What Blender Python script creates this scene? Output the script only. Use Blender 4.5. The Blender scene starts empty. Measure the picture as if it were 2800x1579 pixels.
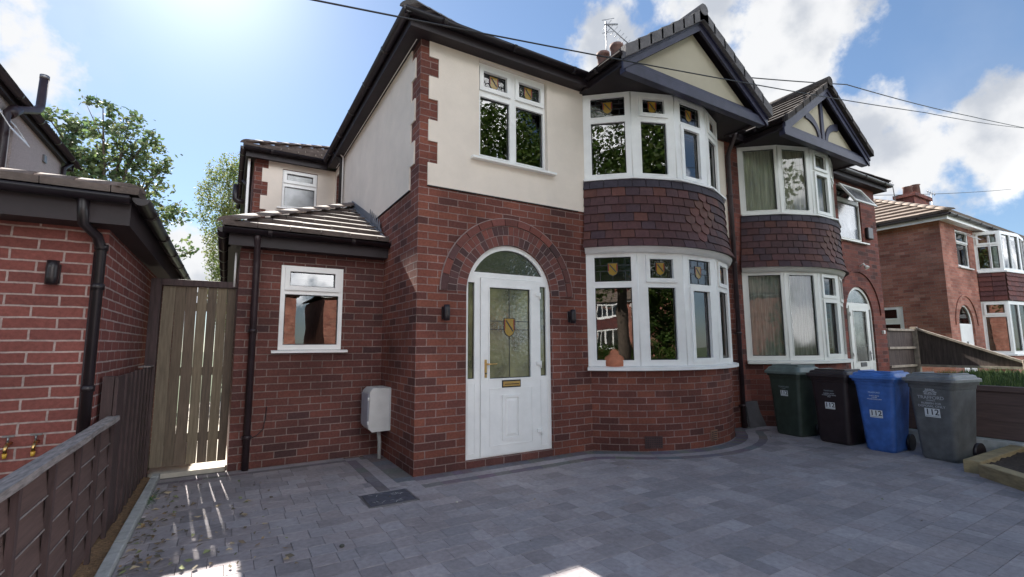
import bpy, math, random
from math import sin, cos, pi, sqrt, atan2, radians as RAD
from mathutils import Vector, Matrix
from mathutils.geometry import tessellate_polygon
random.seed(7)
SC = bpy.context.scene
COL = SC.collection

# ------------------------------------------------------------------ camera
cam_d = bpy.data.cameras.new('camera')
cam_d.sensor_width = 36.0; cam_d.lens = 16.723; cam_d.clip_end = 1500; cam_d.clip_start = 0.05
cam = bpy.data.objects.new('camera', cam_d); COL.objects.link(cam)
R_ = Vector((0.85806287, -0.51351409, -0.00560243)); U_ = Vector((-0.05566879, -0.10385445, 0.99303335)); F_ = Vector((0.51051845, 0.85177317, 0.11770036))
m = Matrix.Identity(4)
for i in range(3):
    m[i][0] = R_[i]; m[i][1] = U_[i]; m[i][2] = -F_[i]
m[0][3], m[1][3], m[2][3] = -1.7093, -4.8197, 1.33
cam.matrix_world = m
SC.camera = cam

# ------------------------------------------------------------------ light
SUN_AZ = RAD(4.9)      # from +Y towards -X
SUN_EL = RAD(37.8)
SKY_STRENGTH = 0.14
SUN_STRENGTH = 5.0
EXPOSURE = 1.75
SC.view_settings.view_transform = 'Standard'; SC.view_settings.look = 'None'
SC.view_settings.gamma = 1.0; SC.view_settings.exposure = EXPOSURE
sd = Vector((-sin(SUN_AZ)*cos(SUN_EL), cos(SUN_AZ)*cos(SUN_EL), sin(SUN_EL)))
sl = bpy.data.lights.new('sun', 'SUN'); sl.energy = SUN_STRENGTH; sl.angle = RAD(0.6); sl.color = (1.0, 0.94, 0.85)
so = bpy.data.objects.new('sun', sl); COL.objects.link(so)
so.rotation_euler = (-sd).to_track_quat('-Z', 'Y').to_euler()

W = bpy.data.worlds.new('World'); SC.world = W; W.use_nodes = True
nt = W.node_tree; nt.nodes.clear()
N = nt.nodes; L = nt.links
def nn(t, **k):
    n = N.new(t)
    for a, b in k.items(): setattr(n, a, b)
    return n
sky = nn('ShaderNodeTexSky', sky_type='NISHITA', sun_disc=False)
sky.sun_elevation = SUN_EL; sky.sun_rotation = -SUN_AZ
sky.air_density = 1.0; sky.dust_density = 0.25; sky.ozone_density = 2.0; sky.altitude = 50
tc = nn('ShaderNodeTexCoord')
def vmath(op, a, b=None):
    n = nn('ShaderNodeVectorMath', operation=op)
    L.new(a, n.inputs[0])
    if b is not None:
        if isinstance(b, (tuple, Vector)): n.inputs[1].default_value = b
        else: L.new(b, n.inputs[1])
    return n
def fmath(op, a, b=None, clamp=False):
    n = nn('ShaderNodeMath', operation=op, use_clamp=clamp)
    if isinstance(a, (int, float)): n.inputs[0].default_value = a
    else: L.new(a, n.inputs[0])
    if b is not None:
        if isinstance(b, (int, float)): n.inputs[1].default_value = b
        else: L.new(b, n.inputs[1])
    return n.outputs[0]
def maprange(v, a, b, c, d, smooth=False):
    n = nn('ShaderNodeMapRange', interpolation_type='SMOOTHSTEP' if smooth else 'LINEAR')
    L.new(v, n.inputs[0])
    for i, x in enumerate((a, b, c, d)): n.inputs[i+1].default_value = x
    return n.outputs[0]
dirv = vmath('NORMALIZE', tc.outputs['Generated']).outputs[0]
# big slow cloud banks (centre direction, angular radius) broken up by noise; those behind the camera are unseen, added as fill
blobs = [((0.60, 0.60, 0.545), 0.16), ((0.67, 0.49, 0.565), 0.19), ((0.76, 0.385, 0.53), 0.15), ((0.765, 0.45, 0.46), 0.15),
         ((0.91, 0.30, 0.27), 0.17), ((0.93, 0.20, 0.29), 0.14), ((-0.27, 0.885, 0.385), 0.14), ((-0.07, 0.98, 0.14), 0.13),
         ((0.40, 0.725, 0.535), 0.05), ((0.9, -0.2, 0.35), 0.4), ((0.2, -0.9, 0.45), 0.75), ((-0.75, -0.55, 0.5), 0.6)]
acc = None
for c, r in blobs:
    d = nn('ShaderNodeVectorMath', operation='DISTANCE'); L.new(dirv, d.inputs[0]); d.inputs[1].default_value = c
    v = maprange(d.outputs['Value'], 0.0, r*1.25, 1.0, 0.0)
    acc = v if acc is None else fmath('MAXIMUM', acc, v)
nz = nn('ShaderNodeTexNoise'); L.new(dirv, nz.inputs['Vector'])
nz.inputs['Scale'].default_value = 6.5; nz.inputs['Detail'].default_value = 9; nz.inputs['Roughness'].default_value = 0.58
nsum = fmath('ADD', fmath('MULTIPLY', acc, 0.52), nz.outputs[0])
cmask = maprange(nsum, 0.755, 0.885, 0.0, 1.0, True)
wz = nn('ShaderNodeTexNoise'); L.new(dirv, wz.inputs['Vector'])
wz.inputs['Scale'].default_value = 2.2; wz.inputs['Detail'].default_value = 6
wisp = maprange(wz.outputs[0], 0.52, 0.78, 0.0, 0.22, True)
cmask = fmath('MAXIMUM', cmask, wisp)
n2 = nn('ShaderNodeTexNoise'); L.new(vmath('ADD', dirv, (0.04, 0.0, -0.05)).outputs[0], n2.inputs['Vector'])
n2.inputs['Scale'].default_value = 8.5; n2.inputs['Detail'].default_value = 7
cshade = maprange(n2.outputs[0], 0.34, 0.56, 0.35, 1.0, True)
ccol = nn('ShaderNodeMix', data_type='RGBA'); L.new(cshade, ccol.inputs[0])
ccol.inputs[6].default_value = (0.85, 0.97, 1.18, 1); ccol.inputs[7].default_value = (2.0, 2.02, 2.06, 1)
# front-lit clouds opposite the sun, boosted far above visible ones as added fill light
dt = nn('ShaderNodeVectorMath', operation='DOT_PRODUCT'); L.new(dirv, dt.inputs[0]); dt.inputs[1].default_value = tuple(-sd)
cl_fill_gain = maprange(dt.outputs['Value'], -0.25, 0.45, 1.0, 7.2)
cg = nn('ShaderNodeVectorMath', operation='SCALE'); L.new(ccol.outputs[2], cg.inputs[0]); L.new(cl_fill_gain, cg.inputs['Scale'])
sdot = nn('ShaderNodeVectorMath', operation='DOT_PRODUCT'); L.new(dirv, sdot.inputs[0]); sdot.inputs[1].default_value = tuple(sd)
aure = fmath('MULTIPLY', fmath('POWER', fmath('MAXIMUM', sdot.outputs['Value'], 0.0), 110.0), 1.0)
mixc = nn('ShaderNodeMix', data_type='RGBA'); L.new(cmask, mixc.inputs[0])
tint = nn('ShaderNodeMix', data_type='RGBA', blend_type='MULTIPLY'); tint.inputs[0].default_value = 1.0
gam = nn('ShaderNodeGamma'); L.new(sky.outputs[0], gam.inputs[0]); gam.inputs[1].default_value = 0.75
L.new(gam.outputs[0], tint.inputs[6]); tint.inputs[7].default_value = (0.385, 0.45, 0.525, 1)
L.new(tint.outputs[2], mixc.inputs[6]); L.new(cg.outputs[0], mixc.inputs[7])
bg = nn('ShaderNodeBackground'); au = nn('ShaderNodeVectorMath', operation='SCALE'); au.inputs[0].default_value = (1.0, 0.97, 0.9); L.new(aure, au.inputs['Scale'])
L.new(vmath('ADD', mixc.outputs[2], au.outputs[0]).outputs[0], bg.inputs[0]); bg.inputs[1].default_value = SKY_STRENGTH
wo = nn('ShaderNodeOutputWorld'); L.new(bg.outputs[0], wo.inputs[0])

# ------------------------------------------------------------------ helpers
class Basis:
    """facade frame: u along the wall, z up, d outwards"""
    def __init__(s, o, e=None, t=None):
        s.o = Vector((o[0], o[1], 0))
        if e is not None:
            v = Vector((e[0]-o[0], e[1]-o[1], 0)); s.len = v.length; s.t = v.normalized()
        else: s.t = Vector((t[0], t[1], 0)).normalized(); s.len = 0
        s.n = Vector((s.t.y, -s.t.x, 0))
    def p(s, u, z, d=0): return s.o + s.t*u + s.n*d + Vector((0, 0, z))
FRONT = Basis((0, 0), t=(1, 0))
class MB:
    def __init__(s): s.v = []; s.f = []; s.uv = []; s.mi = []; s.col = []; s.sm = []
    def face(s, pts, mi=0, uv=None, col=None, smooth=False):
        pts = [Vector(p) for p in pts]; b = len(s.v); s.v += pts
        s.f.append(list(range(b, b+len(pts)))); s.mi.append(mi); s.sm.append(smooth)
        if uv is None:
            n = Vector((0, 0, 0))
            for i in range(len(pts)):
                a, c = pts[i], pts[(i+1) % len(pts)]
                n += a.cross(c)
            n.normalize() if n.length > 1e-12 else None
            if abs(n.z) > .72: uv = [(p.x, p.y) for p in pts]
            else:
                h = Vector((-n.y, n.x, 0))
                if h.length < 1e-6: h = Vector((1, 0, 0))
                h.normalize()
                if h.x + h.y < 0: h = -h
                if abs(h.x) > .995: h = Vector((1, 0, 0))
                if abs(h.y) > .995: h = Vector((0, 1, 0))
                uv = [(p.dot(h), p.z) for p in pts]
        s.uv.append(uv); s.col.append(col)
    def hexa(s, c, mi=0, col=None):
        """8 corners: bottom 0-3 (ccw from above), top 4-7"""
        for q in ((3, 2, 1, 0), (4, 5, 6, 7), (0, 1, 5, 4), (1, 2, 6, 5), (2, 3, 7, 6), (3, 0, 4, 7)):
            s.face([c[i] for i in q], mi, None, col)
    def box(s, x0, x1, y0, y1, z0, z1, mi=0, col=None):
        s.hexa([(x0, y0, z0), (x1, y0, z0), (x1, y1, z0), (x0, y1, z0), (x0, y0, z1), (x1, y0, z1), (x1, y1, z1), (x0, y1, z1)], mi, col)
    def bbox(s, B, u0, u1, z0, z1, d0, d1, mi=0, col=None):
        s.hexa([B.p(u0, z0, d1), B.p(u1, z0, d1), B.p(u1, z0, d0), B.p(u0, z0, d0),
                B.p(u0, z1, d1), B.p(u1, z1, d1), B.p(u1, z1, d0), B.p(u0, z1, d0)], mi, col)
    def poly(s, P, outer, holes=(), mi=0, flip=False):
        """outer/holes are lists of 2D; P maps (a,b)->Vector"""
        loops = [[Vector((a, b, 0)) for a, b in lp] for lp in [outer]+list(holes)]
        fl = [q for lp in loops for q in lp]
        for t in tessellate_polygon(loops):
            pts = [fl[i] for i in t]
            ar = (pts[1]-pts[0]).cross(pts[2]-pts[0]).z
            if abs(ar) < 1e-9: continue
            if (ar < 0) != flip: pts.reverse()
            s.face([P(q.x, q.y) for q in pts], mi)
    def loopwall(s, P0, P1, loop, mi=0, flip=False):
        for i in range(len(loop)):
            a, b = loop[i], loop[(i+1) % len(loop)]
            q = [P0(*a), P0(*b), P1(*b), P1(*a)]
            if flip: q.reverse()
            s.face(q, mi)
    def slab(s, P, outer, holes=(), t0=0.0, t1=0.02, mi=0):
        """P(a,b,d): front at d=t1, back at d=t0"""
        s.poly(lambda a, b: P(a, b, t1), outer, holes, mi)
        s.loopwall(lambda a, b: P(a, b, t0), lambda a, b: P(a, b, t1), outer, mi)
        for h in holes: s.loopwall(lambda a, b: P(a, b, t0), lambda a, b: P(a, b, t1), h, mi)
    def tube(s, pts, r, n=10, mi=0, caps=True, col=None):
        pts = [Vector(p) for p in pts]; rr = r if isinstance(r, (list, tuple)) else [r]*len(pts)
        rings = []; up = Vector((0, 0, 1))
        prev = None
        for i, p in enumerate(pts):
            if i == 0: d = pts[1]-pts[0]
            elif i == len(pts)-1: d = pts[-1]-pts[-2]
            else: d = (pts[i+1]-p).normalized()+(p-pts[i-1]).normalized()
            d.normalize()
            if prev is None:
                a = d.cross(up) if abs(d.z) < .95 else d.cross(Vector((1, 0, 0)))
            else: a = prev - d*prev.dot(d)
            a.normalize(); prev = a; b = d.cross(a)
            rings.append([p+(a*cos(2*pi*k/n)+b*sin(2*pi*k/n))*rr[i] for k in range(n)])
        for i in range(len(rings)-1):
            for k in range(n):
                s.face([rings[i][k], rings[i][(k+1) % n], rings[i+1][(k+1) % n], rings[i+1][k]], mi, None, col, True)
        if caps:
            s.face(list(reversed(rings[0])), mi, None, col); s.face(rings[-1], mi, None, col)
    def build(s, name, mats, parent=None, bevel=0, weld=False):
        me = bpy.data.meshes.new(name)
        me.from_pydata([tuple(v) for v in s.v], [], s.f)
        for mt in (mats if isinstance(mats, (list, tuple)) else [mats]): me.materials.append(mt)
        me.polygons.foreach_set('material_index', s.mi); me.polygons.foreach_set('use_smooth', s.sm)
        ul = me.uv_layers.new(name='UVMap'); fl = []
        for q in s.uv:
            for a in q: fl += [a[0], a[1]]
        ul.data.foreach_set('uv', fl)
        if any(c is not None for c in s.col):
            at = me.color_attributes.new('tone', 'FLOAT_COLOR', 'CORNER'); fl = []
            for q, c in zip(s.f, s.col):
                c = c if c is not None else (.5, .5, .5)
                if isinstance(c, (int, float)): c = (c, c, c)
                fl += [c[0], c[1], c[2], 1.0]*len(q)
            at.data.foreach_set('color', fl)
        if bevel or weld or any(s.sm):
            import bmesh
            bm = bmesh.new(); bm.from_mesh(me); bmesh.ops.remove_doubles(bm, verts=bm.verts, dist=2e-5)
            bm.to_mesh(me); bm.free()
        me.update()
        o = bpy.data.objects.new(name, me); COL.objects.link(o)
        if parent: attach(o, parent)
        if bevel:
            b = o.modifiers.new('bevel', 'BEVEL'); b.width = bevel; b.segments = 2; b.limit_method = 'ANGLE'; b.angle_limit = RAD(40)
        return o
def wm(o):
    return (wm(o.parent) @ o.matrix_parent_inverse @ o.matrix_basis) if o.parent else o.matrix_basis.copy()
def attach(o, parent):
    """parent o without moving what was built in world coordinates"""
    o.parent = parent; o.matrix_parent_inverse = wm(parent).inverted(); return o
def thing(name, label, cat, loc=(0, 0, 0), group=None, rz=0):
    o = bpy.data.objects.new(name, None); COL.objects.link(o); o.location = loc; o.rotation_euler = (0, 0, rz)
    o['label'] = label; o['category'] = cat
    if group: o['group'] = group
    return o
def tag(o, label, cat, group=None):
    o['label'] = label; o['category'] = cat
    if group: o['group'] = group
    return o
def struct(o, kind='structure'):
    o['kind'] = kind; return o
# ------------------------------------------------------------------ materials
def mat(name, col=(.5, .5, .5), rough=.6, noise=0.0, nscale=8.0, bump=0.0, bscale=60.0, metallic=0, spec=.5, nmix=None, tone=None, stretch=None, coord='Object', stain=0.0, stscale=1.1):
    M = bpy.data.materials.new(name); M.use_nodes = True; t = M.node_tree; P = t.nodes['Principled BSDF']
    P.inputs['Roughness'].default_value = rough; P.inputs['Metallic'].default_value = metallic; P.inputs['Specular IOR Level'].default_value = spec
    P.inputs['Base Color'].default_value = (*col, 1)
    tcn = t.nodes.new('ShaderNodeTexCoord'); vec = tcn.outputs[coord]
    if stretch:
        mp = t.nodes.new('ShaderNodeMapping'); mp.inputs['Scale'].default_value = stretch; t.links.new(vec, mp.inputs[0]); vec = mp.outputs[0]
    src = None
    if noise or nmix:
        nz = t.nodes.new('ShaderNodeTexNoise'); nz.inputs['Scale'].default_value = nscale; nz.inputs['Detail'].default_value = 6; nz.inputs['Roughness'].default_value = .6
        t.links.new(vec, nz.inputs['Vector'])
        mr = t.nodes.new('ShaderNodeMapRange'); t.links.new(nz.outputs[0], mr.inputs[0]); mr.inputs[1].default_value = .3; mr.inputs[2].default_value = .7
        mx = t.nodes.new('ShaderNodeMix'); mx.data_type = 'RGBA'; t.links.new(mr.outputs[0], mx.inputs[0])
        c2 = nmix if nmix else tuple(min(1, c*(1+noise)) for c in col)
        c1 = col if nmix else tuple(c*(1-noise) for c in col)
        mx.inputs[6].default_value = (*c1, 1); mx.inputs[7].default_value = (*c2, 1); src = mx.outputs[2]
    if tone:
        at = t.nodes.new('ShaderNodeVertexColor'); at.layer_name = 'tone'
        mm = t.nodes.new('ShaderNodeMix'); mm.data_type = 'RGBA'; mm.blend_type = 'MULTIPLY'; mm.inputs[0].default_value = 1
        if src: t.links.new(src, mm.inputs[6])
        else: mm.inputs[6].default_value = (*col, 1)
        t.links.new(at.outputs[0], mm.inputs[7]); src = mm.outputs[2]
    if stain:
        sn = t.nodes.new('ShaderNodeTexNoise'); sn.inputs['Scale'].default_value = stscale; sn.inputs['Detail'].default_value = 8; sn.inputs['Roughness'].default_value = .65; t.links.new(tcn.outputs['Object'], sn.inputs['Vector'])
        sr = t.nodes.new('ShaderNodeMapRange'); t.links.new(sn.outputs[0], sr.inputs[0]); sr.inputs[1].default_value = .36; sr.inputs[2].default_value = .64; sr.inputs[3].default_value = 1-stain; sr.inputs[4].default_value = 1+stain*.6
        sc_ = t.nodes.new('ShaderNodeVectorMath'); sc_.operation = 'SCALE'; t.links.new(sr.outputs[0], sc_.inputs['Scale'])
        if src: t.links.new(src, sc_.inputs[0])
        else: sc_.inputs[0].default_value = col
        src = sc_.outputs[0]
    if src: t.links.new(src, P.inputs['Base Color'])
    if bump:
        bz = t.nodes.new('ShaderNodeTexNoise'); bz.inputs['Scale'].default_value = bscale; bz.inputs['Detail'].default_value = 5
        t.links.new(vec, bz.inputs['Vector'])
        bn = t.nodes.new('ShaderNodeBump'); bn.inputs['Distance'].default_value = bump; bn.inputs['Strength'].default_value = 1
        t.links.new(bz.outputs[0], bn.inputs['Height']); t.links.new(bn.outputs[0], P.inputs['Normal'])
    return M
def brick_mat(name, cols, mortar, bw=.235, rh=.0825, ms=.0055, rough=.85, bump=.006, grime=.35, offset=.5, squash_col=None, spec=.3):
    M = bpy.data.materials.new(name); M.use_nodes = True; t = M.node_tree; P = t.nodes['Principled BSDF']; Lk = t.links.new
    P.inputs['Roughness'].default_value = rough; P.inputs['Specular IOR Level'].default_value = spec
    uv = t.nodes.new('ShaderNodeUVMap'); uv.uv_map = 'UVMap'
    wob = t.nodes.new('ShaderNodeTexNoise'); wob.inputs['Scale'].default_value = 9; wob.inputs['Detail'].default_value = 3; Lk(uv.outputs[0], wob.inputs['Vector'])
    sub = t.nodes.new('ShaderNodeVectorMath'); sub.operation = 'SUBTRACT'; Lk(wob.outputs['Color'], sub.inputs[0]); sub.inputs[1].default_value = (.5, .5, .5)
    scl = t.nodes.new('ShaderNodeVectorMath'); scl.operation = 'SCALE'; Lk(sub.outputs[0], scl.inputs[0]); scl.inputs['Scale'].default_value = .010
    add = t.nodes.new('ShaderNodeVectorMath'); add.operation = 'ADD'; Lk(uv.outputs[0], add.inputs[0]); Lk(scl.outputs[0], add.inputs[1])
    b = t.nodes.new('ShaderNodeTexBrick'); Lk(add.outputs[0], b.inputs['Vector'])
    b.inputs['Scale'].default_value = 1; b.inputs['Brick Width'].default_value = bw; b.inputs['Row Height'].default_value = rh
    b.inputs['Mortar Size'].default_value = ms; b.inputs['Mortar Smooth'].default_value = .15; b.offset = offset
    b.inputs['Color1'].default_value = (0, 0, 0, 1); b.inputs['Color2'].default_value = (1, 1, 1, 1); b.inputs['Mortar'].default_value = (0, 0, 0, 1)
    rp = t.nodes.new('ShaderNodeValToRGB'); Lk(b.outputs['Color'], rp.inputs[0]); rp.color_ramp.interpolation = 'LINEAR'
    els = rp.color_ramp.elements
    while len(els) < len(cols): els.new(.5)
    for i, c in enumerate(cols): els[i].position = i/(len(cols)-1) if rp.color_ramp.interpolation == 'LINEAR' else i/len(cols); els[i].color = (*c, 1)
    # mottling inside each brick and slow staining over the wall
    nz = t.nodes.new('ShaderNodeTexNoise'); nz.inputs['Scale'].default_value = 38; nz.inputs['Detail'].default_value = 6; nz.inputs['Roughness'].default_value = .7; Lk(uv.outputs[0], nz.inputs['Vector'])
    mr = t.nodes.new('ShaderNodeMapRange'); Lk(nz.outputs[0], mr.inputs[0]); mr.inputs[1].default_value = .3; mr.inputs[2].default_value = .7; mr.inputs[3].default_value = .74; mr.inputs[4].default_value = 1.24
    nz2 = t.nodes.new('ShaderNodeTexNoise'); nz2.inputs['Scale'].default_value = 1.3; nz2.inputs['Detail'].default_value = 4; Lk(uv.outputs[0], nz2.inputs['Vector'])
    mr2 = t.nodes.new('ShaderNodeMapRange'); Lk(nz2.outputs[0], mr2.inputs[0]); mr2.inputs[1].default_value = .35; mr2.inputs[2].default_value = .65; mr2.inputs[3].default_value = 1-grime; mr2.inputs[4].default_value = 1.1
    mu = t.nodes.new('ShaderNodeMath'); mu.operation = 'MULTIPLY'; Lk(mr.outputs[0], mu.inputs[0]); Lk(mr2.outputs[0], mu.inputs[1])
    mc = t.nodes.new('ShaderNodeMix'); mc.data_type = 'RGBA'; Lk(b.outputs['Fac'], mc.inputs[0]); Lk(rp.outputs[0], mc.inputs[6])
    mnz = t.nodes.new('ShaderNodeTexNoise'); mnz.inputs['Scale'].default_value = 5; Lk(uv.outputs[0], mnz.inputs['Vector'])
    mm = t.nodes.new('ShaderNodeMix'); mm.data_type = 'RGBA'; Lk(mnz.outputs[0], mm.inputs[0]); mm.inputs[6].default_value = (*(c*.55 for c in mortar), 1); mm.inputs[7].default_value = (*(c*1.35 for c in mortar), 1)
    Lk(mm.outputs[2], mc.inputs[7])
    fin = t.nodes.new('ShaderNodeMix'); fin.data_type = 'RGBA'; fin.blend_type = 'MULTIPLY'; fin.inputs[0].default_value = 1; Lk(mc.outputs[2], fin.inputs[6])
    cmb = t.nodes.new('ShaderNodeCombineColor'); [Lk(mu.outputs[0], cmb.inputs[i]) for i in range(3)]
    Lk(cmb.outputs[0], fin.inputs[7]); Lk(fin.outputs[2], P.inputs['Base Color'])
    inv = t.nodes.new('ShaderNodeMath'); inv.operation = 'SUBTRACT'; inv.inputs[0].default_value = 1; Lk(b.outputs['Fac'], inv.inputs[1])
    ad = t.nodes.new('ShaderNodeMath'); ad.operation = 'MULTIPLY_ADD'; Lk(nz.outputs[0], ad.inputs[0]); ad.inputs[1].default_value = .5; Lk(inv.outputs[0], ad.inputs[2])
    bn = t.nodes.new('ShaderNodeBump'); bn.inputs['Distance'].default_value = bump; Lk(ad.outputs[0], bn.inputs['Height']); Lk(bn.outputs[0], P.inputs['Normal'])
    return M
BR = brick_mat('brick_old_red', [(.095, .040, .036), (.155, .054, .043), (.19, .064, .048), (.205, .068, .049), (.245, .084, .056), (.17, .058, .046), (.205, .066, .052)][:6], (.31, .215, .195))
BRX = brick_mat('brick_extension', [(.075, .038, .038), (.14, .052, .045), (.17, .062, .05), (.115, .05, .045), (.19, .068, .053), (.085, .043, .043)], (.27, .20, .18))
BRG = brick_mat('brick_garage', [(.175, .060, .053), (.215, .070, .060), (.24, .080, .068), (.195, .065, .056)], (.42, .32, .30), bw=.27, rh=.0765, ms=.0065, grime=.12)
BR2 = brick_mat('brick_neighbour', [(.08, .035, .032), (.15, .05, .04), (.20, .065, .05), (.23, .075, .055), (.13, .05, .045)], (.20, .13, .12), ms=.004)
BR3 = brick_mat('brick_far_house', [(.28, .105, .08), (.37, .15, .11), (.43, .19, .14), (.34, .135, .10), (.50, .25, .19)], (.35, .25, .21), ms=.005)
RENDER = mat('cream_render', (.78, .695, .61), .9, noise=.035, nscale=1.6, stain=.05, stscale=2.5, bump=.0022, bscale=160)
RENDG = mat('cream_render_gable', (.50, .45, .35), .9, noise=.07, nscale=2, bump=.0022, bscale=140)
PEBBLE = mat('pebbledash', (.50, .44, .43), .95, noise=.35, nscale=70, bump=.012, bscale=90)
UPVC = mat('white_upvc', (.86, .86, .85), .36, noise=.03, nscale=3, stain=.05, stscale=4)
UPVC2 = mat('cream_upvc', (.72, .73, .70), .38, noise=.04, nscale=3)
GASKET = mat('black_gasket', (.012, .012, .014), .6)
BLACKW = mat('black_stained_wood', (.030, .022, .028), .55, noise=.4, nscale=6, bump=.0015, bscale=40)
BLUEW = mat('blue_black_paint', (.030, .028, .056), .45, noise=.35, nscale=5, bump=.001, bscale=50)
SOFFIT = mat('dark_soffit', (.019, .012, .016), .6, noise=.3, nscale=4)
PLASTB = mat('black_plastic', (.016, .011, .014), .38, noise=.3, nscale=3)
PIPEB = mat('brown_black_pipe', (.035, .022, .026), .45, noise=.4, nscale=7)
LEAD = mat('lead_flashing', (.16, .17, .20), .5, noise=.25, nscale=10, bump=.002, bscale=30)
LEADC = mat('lead_came', (.03, .03, .035), .5)
AMBER = mat('amber_glass', (.32, .20, .03), .2)
REDG = mat('red_glass', (.25, .02, .02), .25)
GOLD = mat('brass', (.62, .40, .16), .28, metallic=1.0, noise=.1, nscale=20)
WOODG = mat('treated_pine', (.26, .22, .13), .75, noise=.32, nscale=5, bump=.002, bscale=40, stretch=(9, 9, .8))
WOODG.node_tree.nodes['Principled BSDF'].inputs['Specular IOR Level'].default_value = .25
GATET = mat('gate_board', (.20, .160, .112), .75, noise=.30, nscale=6, bump=.002, bscale=40, tone=True, stretch=(10, 10, .7))
WOODD = mat('dark_fence_stain', (.115, .072, .064), .7, noise=.22, nscale=5, bump=.0006, bscale=45, stretch=(3, .8, 14))
WOODV = mat('dark_fence_vertical', (.06, .036, .036), .7, noise=.45, nscale=5, bump=.0006, bscale=45, stretch=(7, 7, .8))
CAPW = mat('weathered_cap', (.26, .23, .22), .85, noise=.45, nscale=9, bump=.003, bscale=50, stretch=(8, 1, 8))
RAILW = mat('grey_fence_rail', (.34, .29, .24), .85, noise=.35, nscale=8, bump=.002, bscale=50)
PANELW = mat('grey_brown_boards', (.085, .065, .06), .85, noise=.45, nscale=4, bump=.004, bscale=40, stretch=(7, 7, .7))
SLEEPER = mat('oak_sleeper', (.34, .26, .14), .8, noise=.30, nscale=4, bump=.003, bscale=30, stretch=(2, 2, 9))
SOIL = mat('soil', (.06, .042, .032), 1, noise=.5, nscale=30, bump=.03, bscale=40)
SANDY = mat('sandy_soil', (.24, .145, .075), 1, noise=.45, nscale=45, bump=.02, bscale=80)
CONC = mat('pale_concrete', (.42, .43, .42), .9, noise=.22, nscale=14, bump=.003, bscale=60)
CONC2 = mat('threshold_concrete', (.46, .42, .36), .9, noise=.15, nscale=14, bump=.002, bscale=60)
ASPH = mat('asphalt', (.05, .05, .053), .9, noise=.3, nscale=60, bump=.004, bscale=120)
PAVE = mat('charcoal_pavers', (.325, .292, .302), .78, noise=.16, nscale=26, stain=.16, stscale=1.7, bump=.0022, bscale=150, tone=True, spec=.35)
JOINT = mat('jointing_sand', (.15, .14, .135), 1, noise=.3, nscale=80)
GRASS = mat('grass_blades', (.06, .10, .03), .8, noise=.45, nscale=6, tone=True)
LAWN = mat('lawn_soil', (.05, .075, .03), 1, noise=.4, nscale=15, bump=.02, bscale=60)
TILE = mat('hung_clay_tile', (.80, .72, .74), .72, noise=.22, nscale=24, bump=.003, bscale=70, tone=True, spec=.3)
ROOFT = mat('concrete_roof_tile', (.145, .115, .105), .8, noise=.25, stain=.2, stscale=4, nscale=9, bump=.003, bscale=80)
ROOFG = mat('grey_roof_tile', (.13, .12, .125), .75, noise=.3, nscale=10, bump=.003, bscale=80)
ROOFD = mat('dark_mossy_tile', (.048, .038, .034), .85, noise=.6, nscale=14, bump=.008, bscale=50)
ROOFO = mat('sandy_brown_tile', (.20, .158, .13), .85, noise=.2, nscale=9, bump=.003, bscale=80)
TERRA = mat('terracotta', (.48, .17, .09), .7, noise=.15, nscale=20)
TERRAD = mat('sooty_clay', (.16, .09, .075), .85, noise=.3, nscale=10)
GREYBOX = mat('meter_box_grp', (.58, .58, .57), .55, noise=.08, nscale=6)
PANELB = mat('meter_box_door', (.40, .41, .47), .5, noise=.1, nscale=9)
METAL = mat('galvanised', (.25, .25, .26), .45, metallic=.8, noise=.2, nscale=30)
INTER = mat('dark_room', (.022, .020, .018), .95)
BARK = mat('bark', (.085, .065, .05), .9, noise=.4, nscale=12, bump=.01, bscale=30)
BARKB = mat('birch_bark', (.45, .43, .40), .85, noise=.5, nscale=10)
def leafmat(name, col, tr=.45):
    M = mat(name, col, .6, tone=True); t = M.node_tree; P = t.nodes['Principled BSDF']
    tl = t.nodes.new('ShaderNodeBsdfTranslucent'); mx = t.nodes.new('ShaderNodeMixShader'); mx.inputs[0].default_value = tr
    src = P.inputs['Base Color'].links[0].from_socket
    t.links.new(src, tl.inputs[0]); t.links.new(P.outputs[0], mx.inputs[1]); t.links.new(tl.outputs[0], mx.inputs[2])
    t.links.new(mx.outputs[0], t.nodes['Material Output'].inputs[0]); return M
LEAF = leafmat('sycamore_leaf', (.12, .155, .085), .45); LEAFB = leafmat('birch_leaf', (.17, .205, .095), .5); LEAFC = leafmat('street_tree_leaf', (.075, .12, .03))
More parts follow.
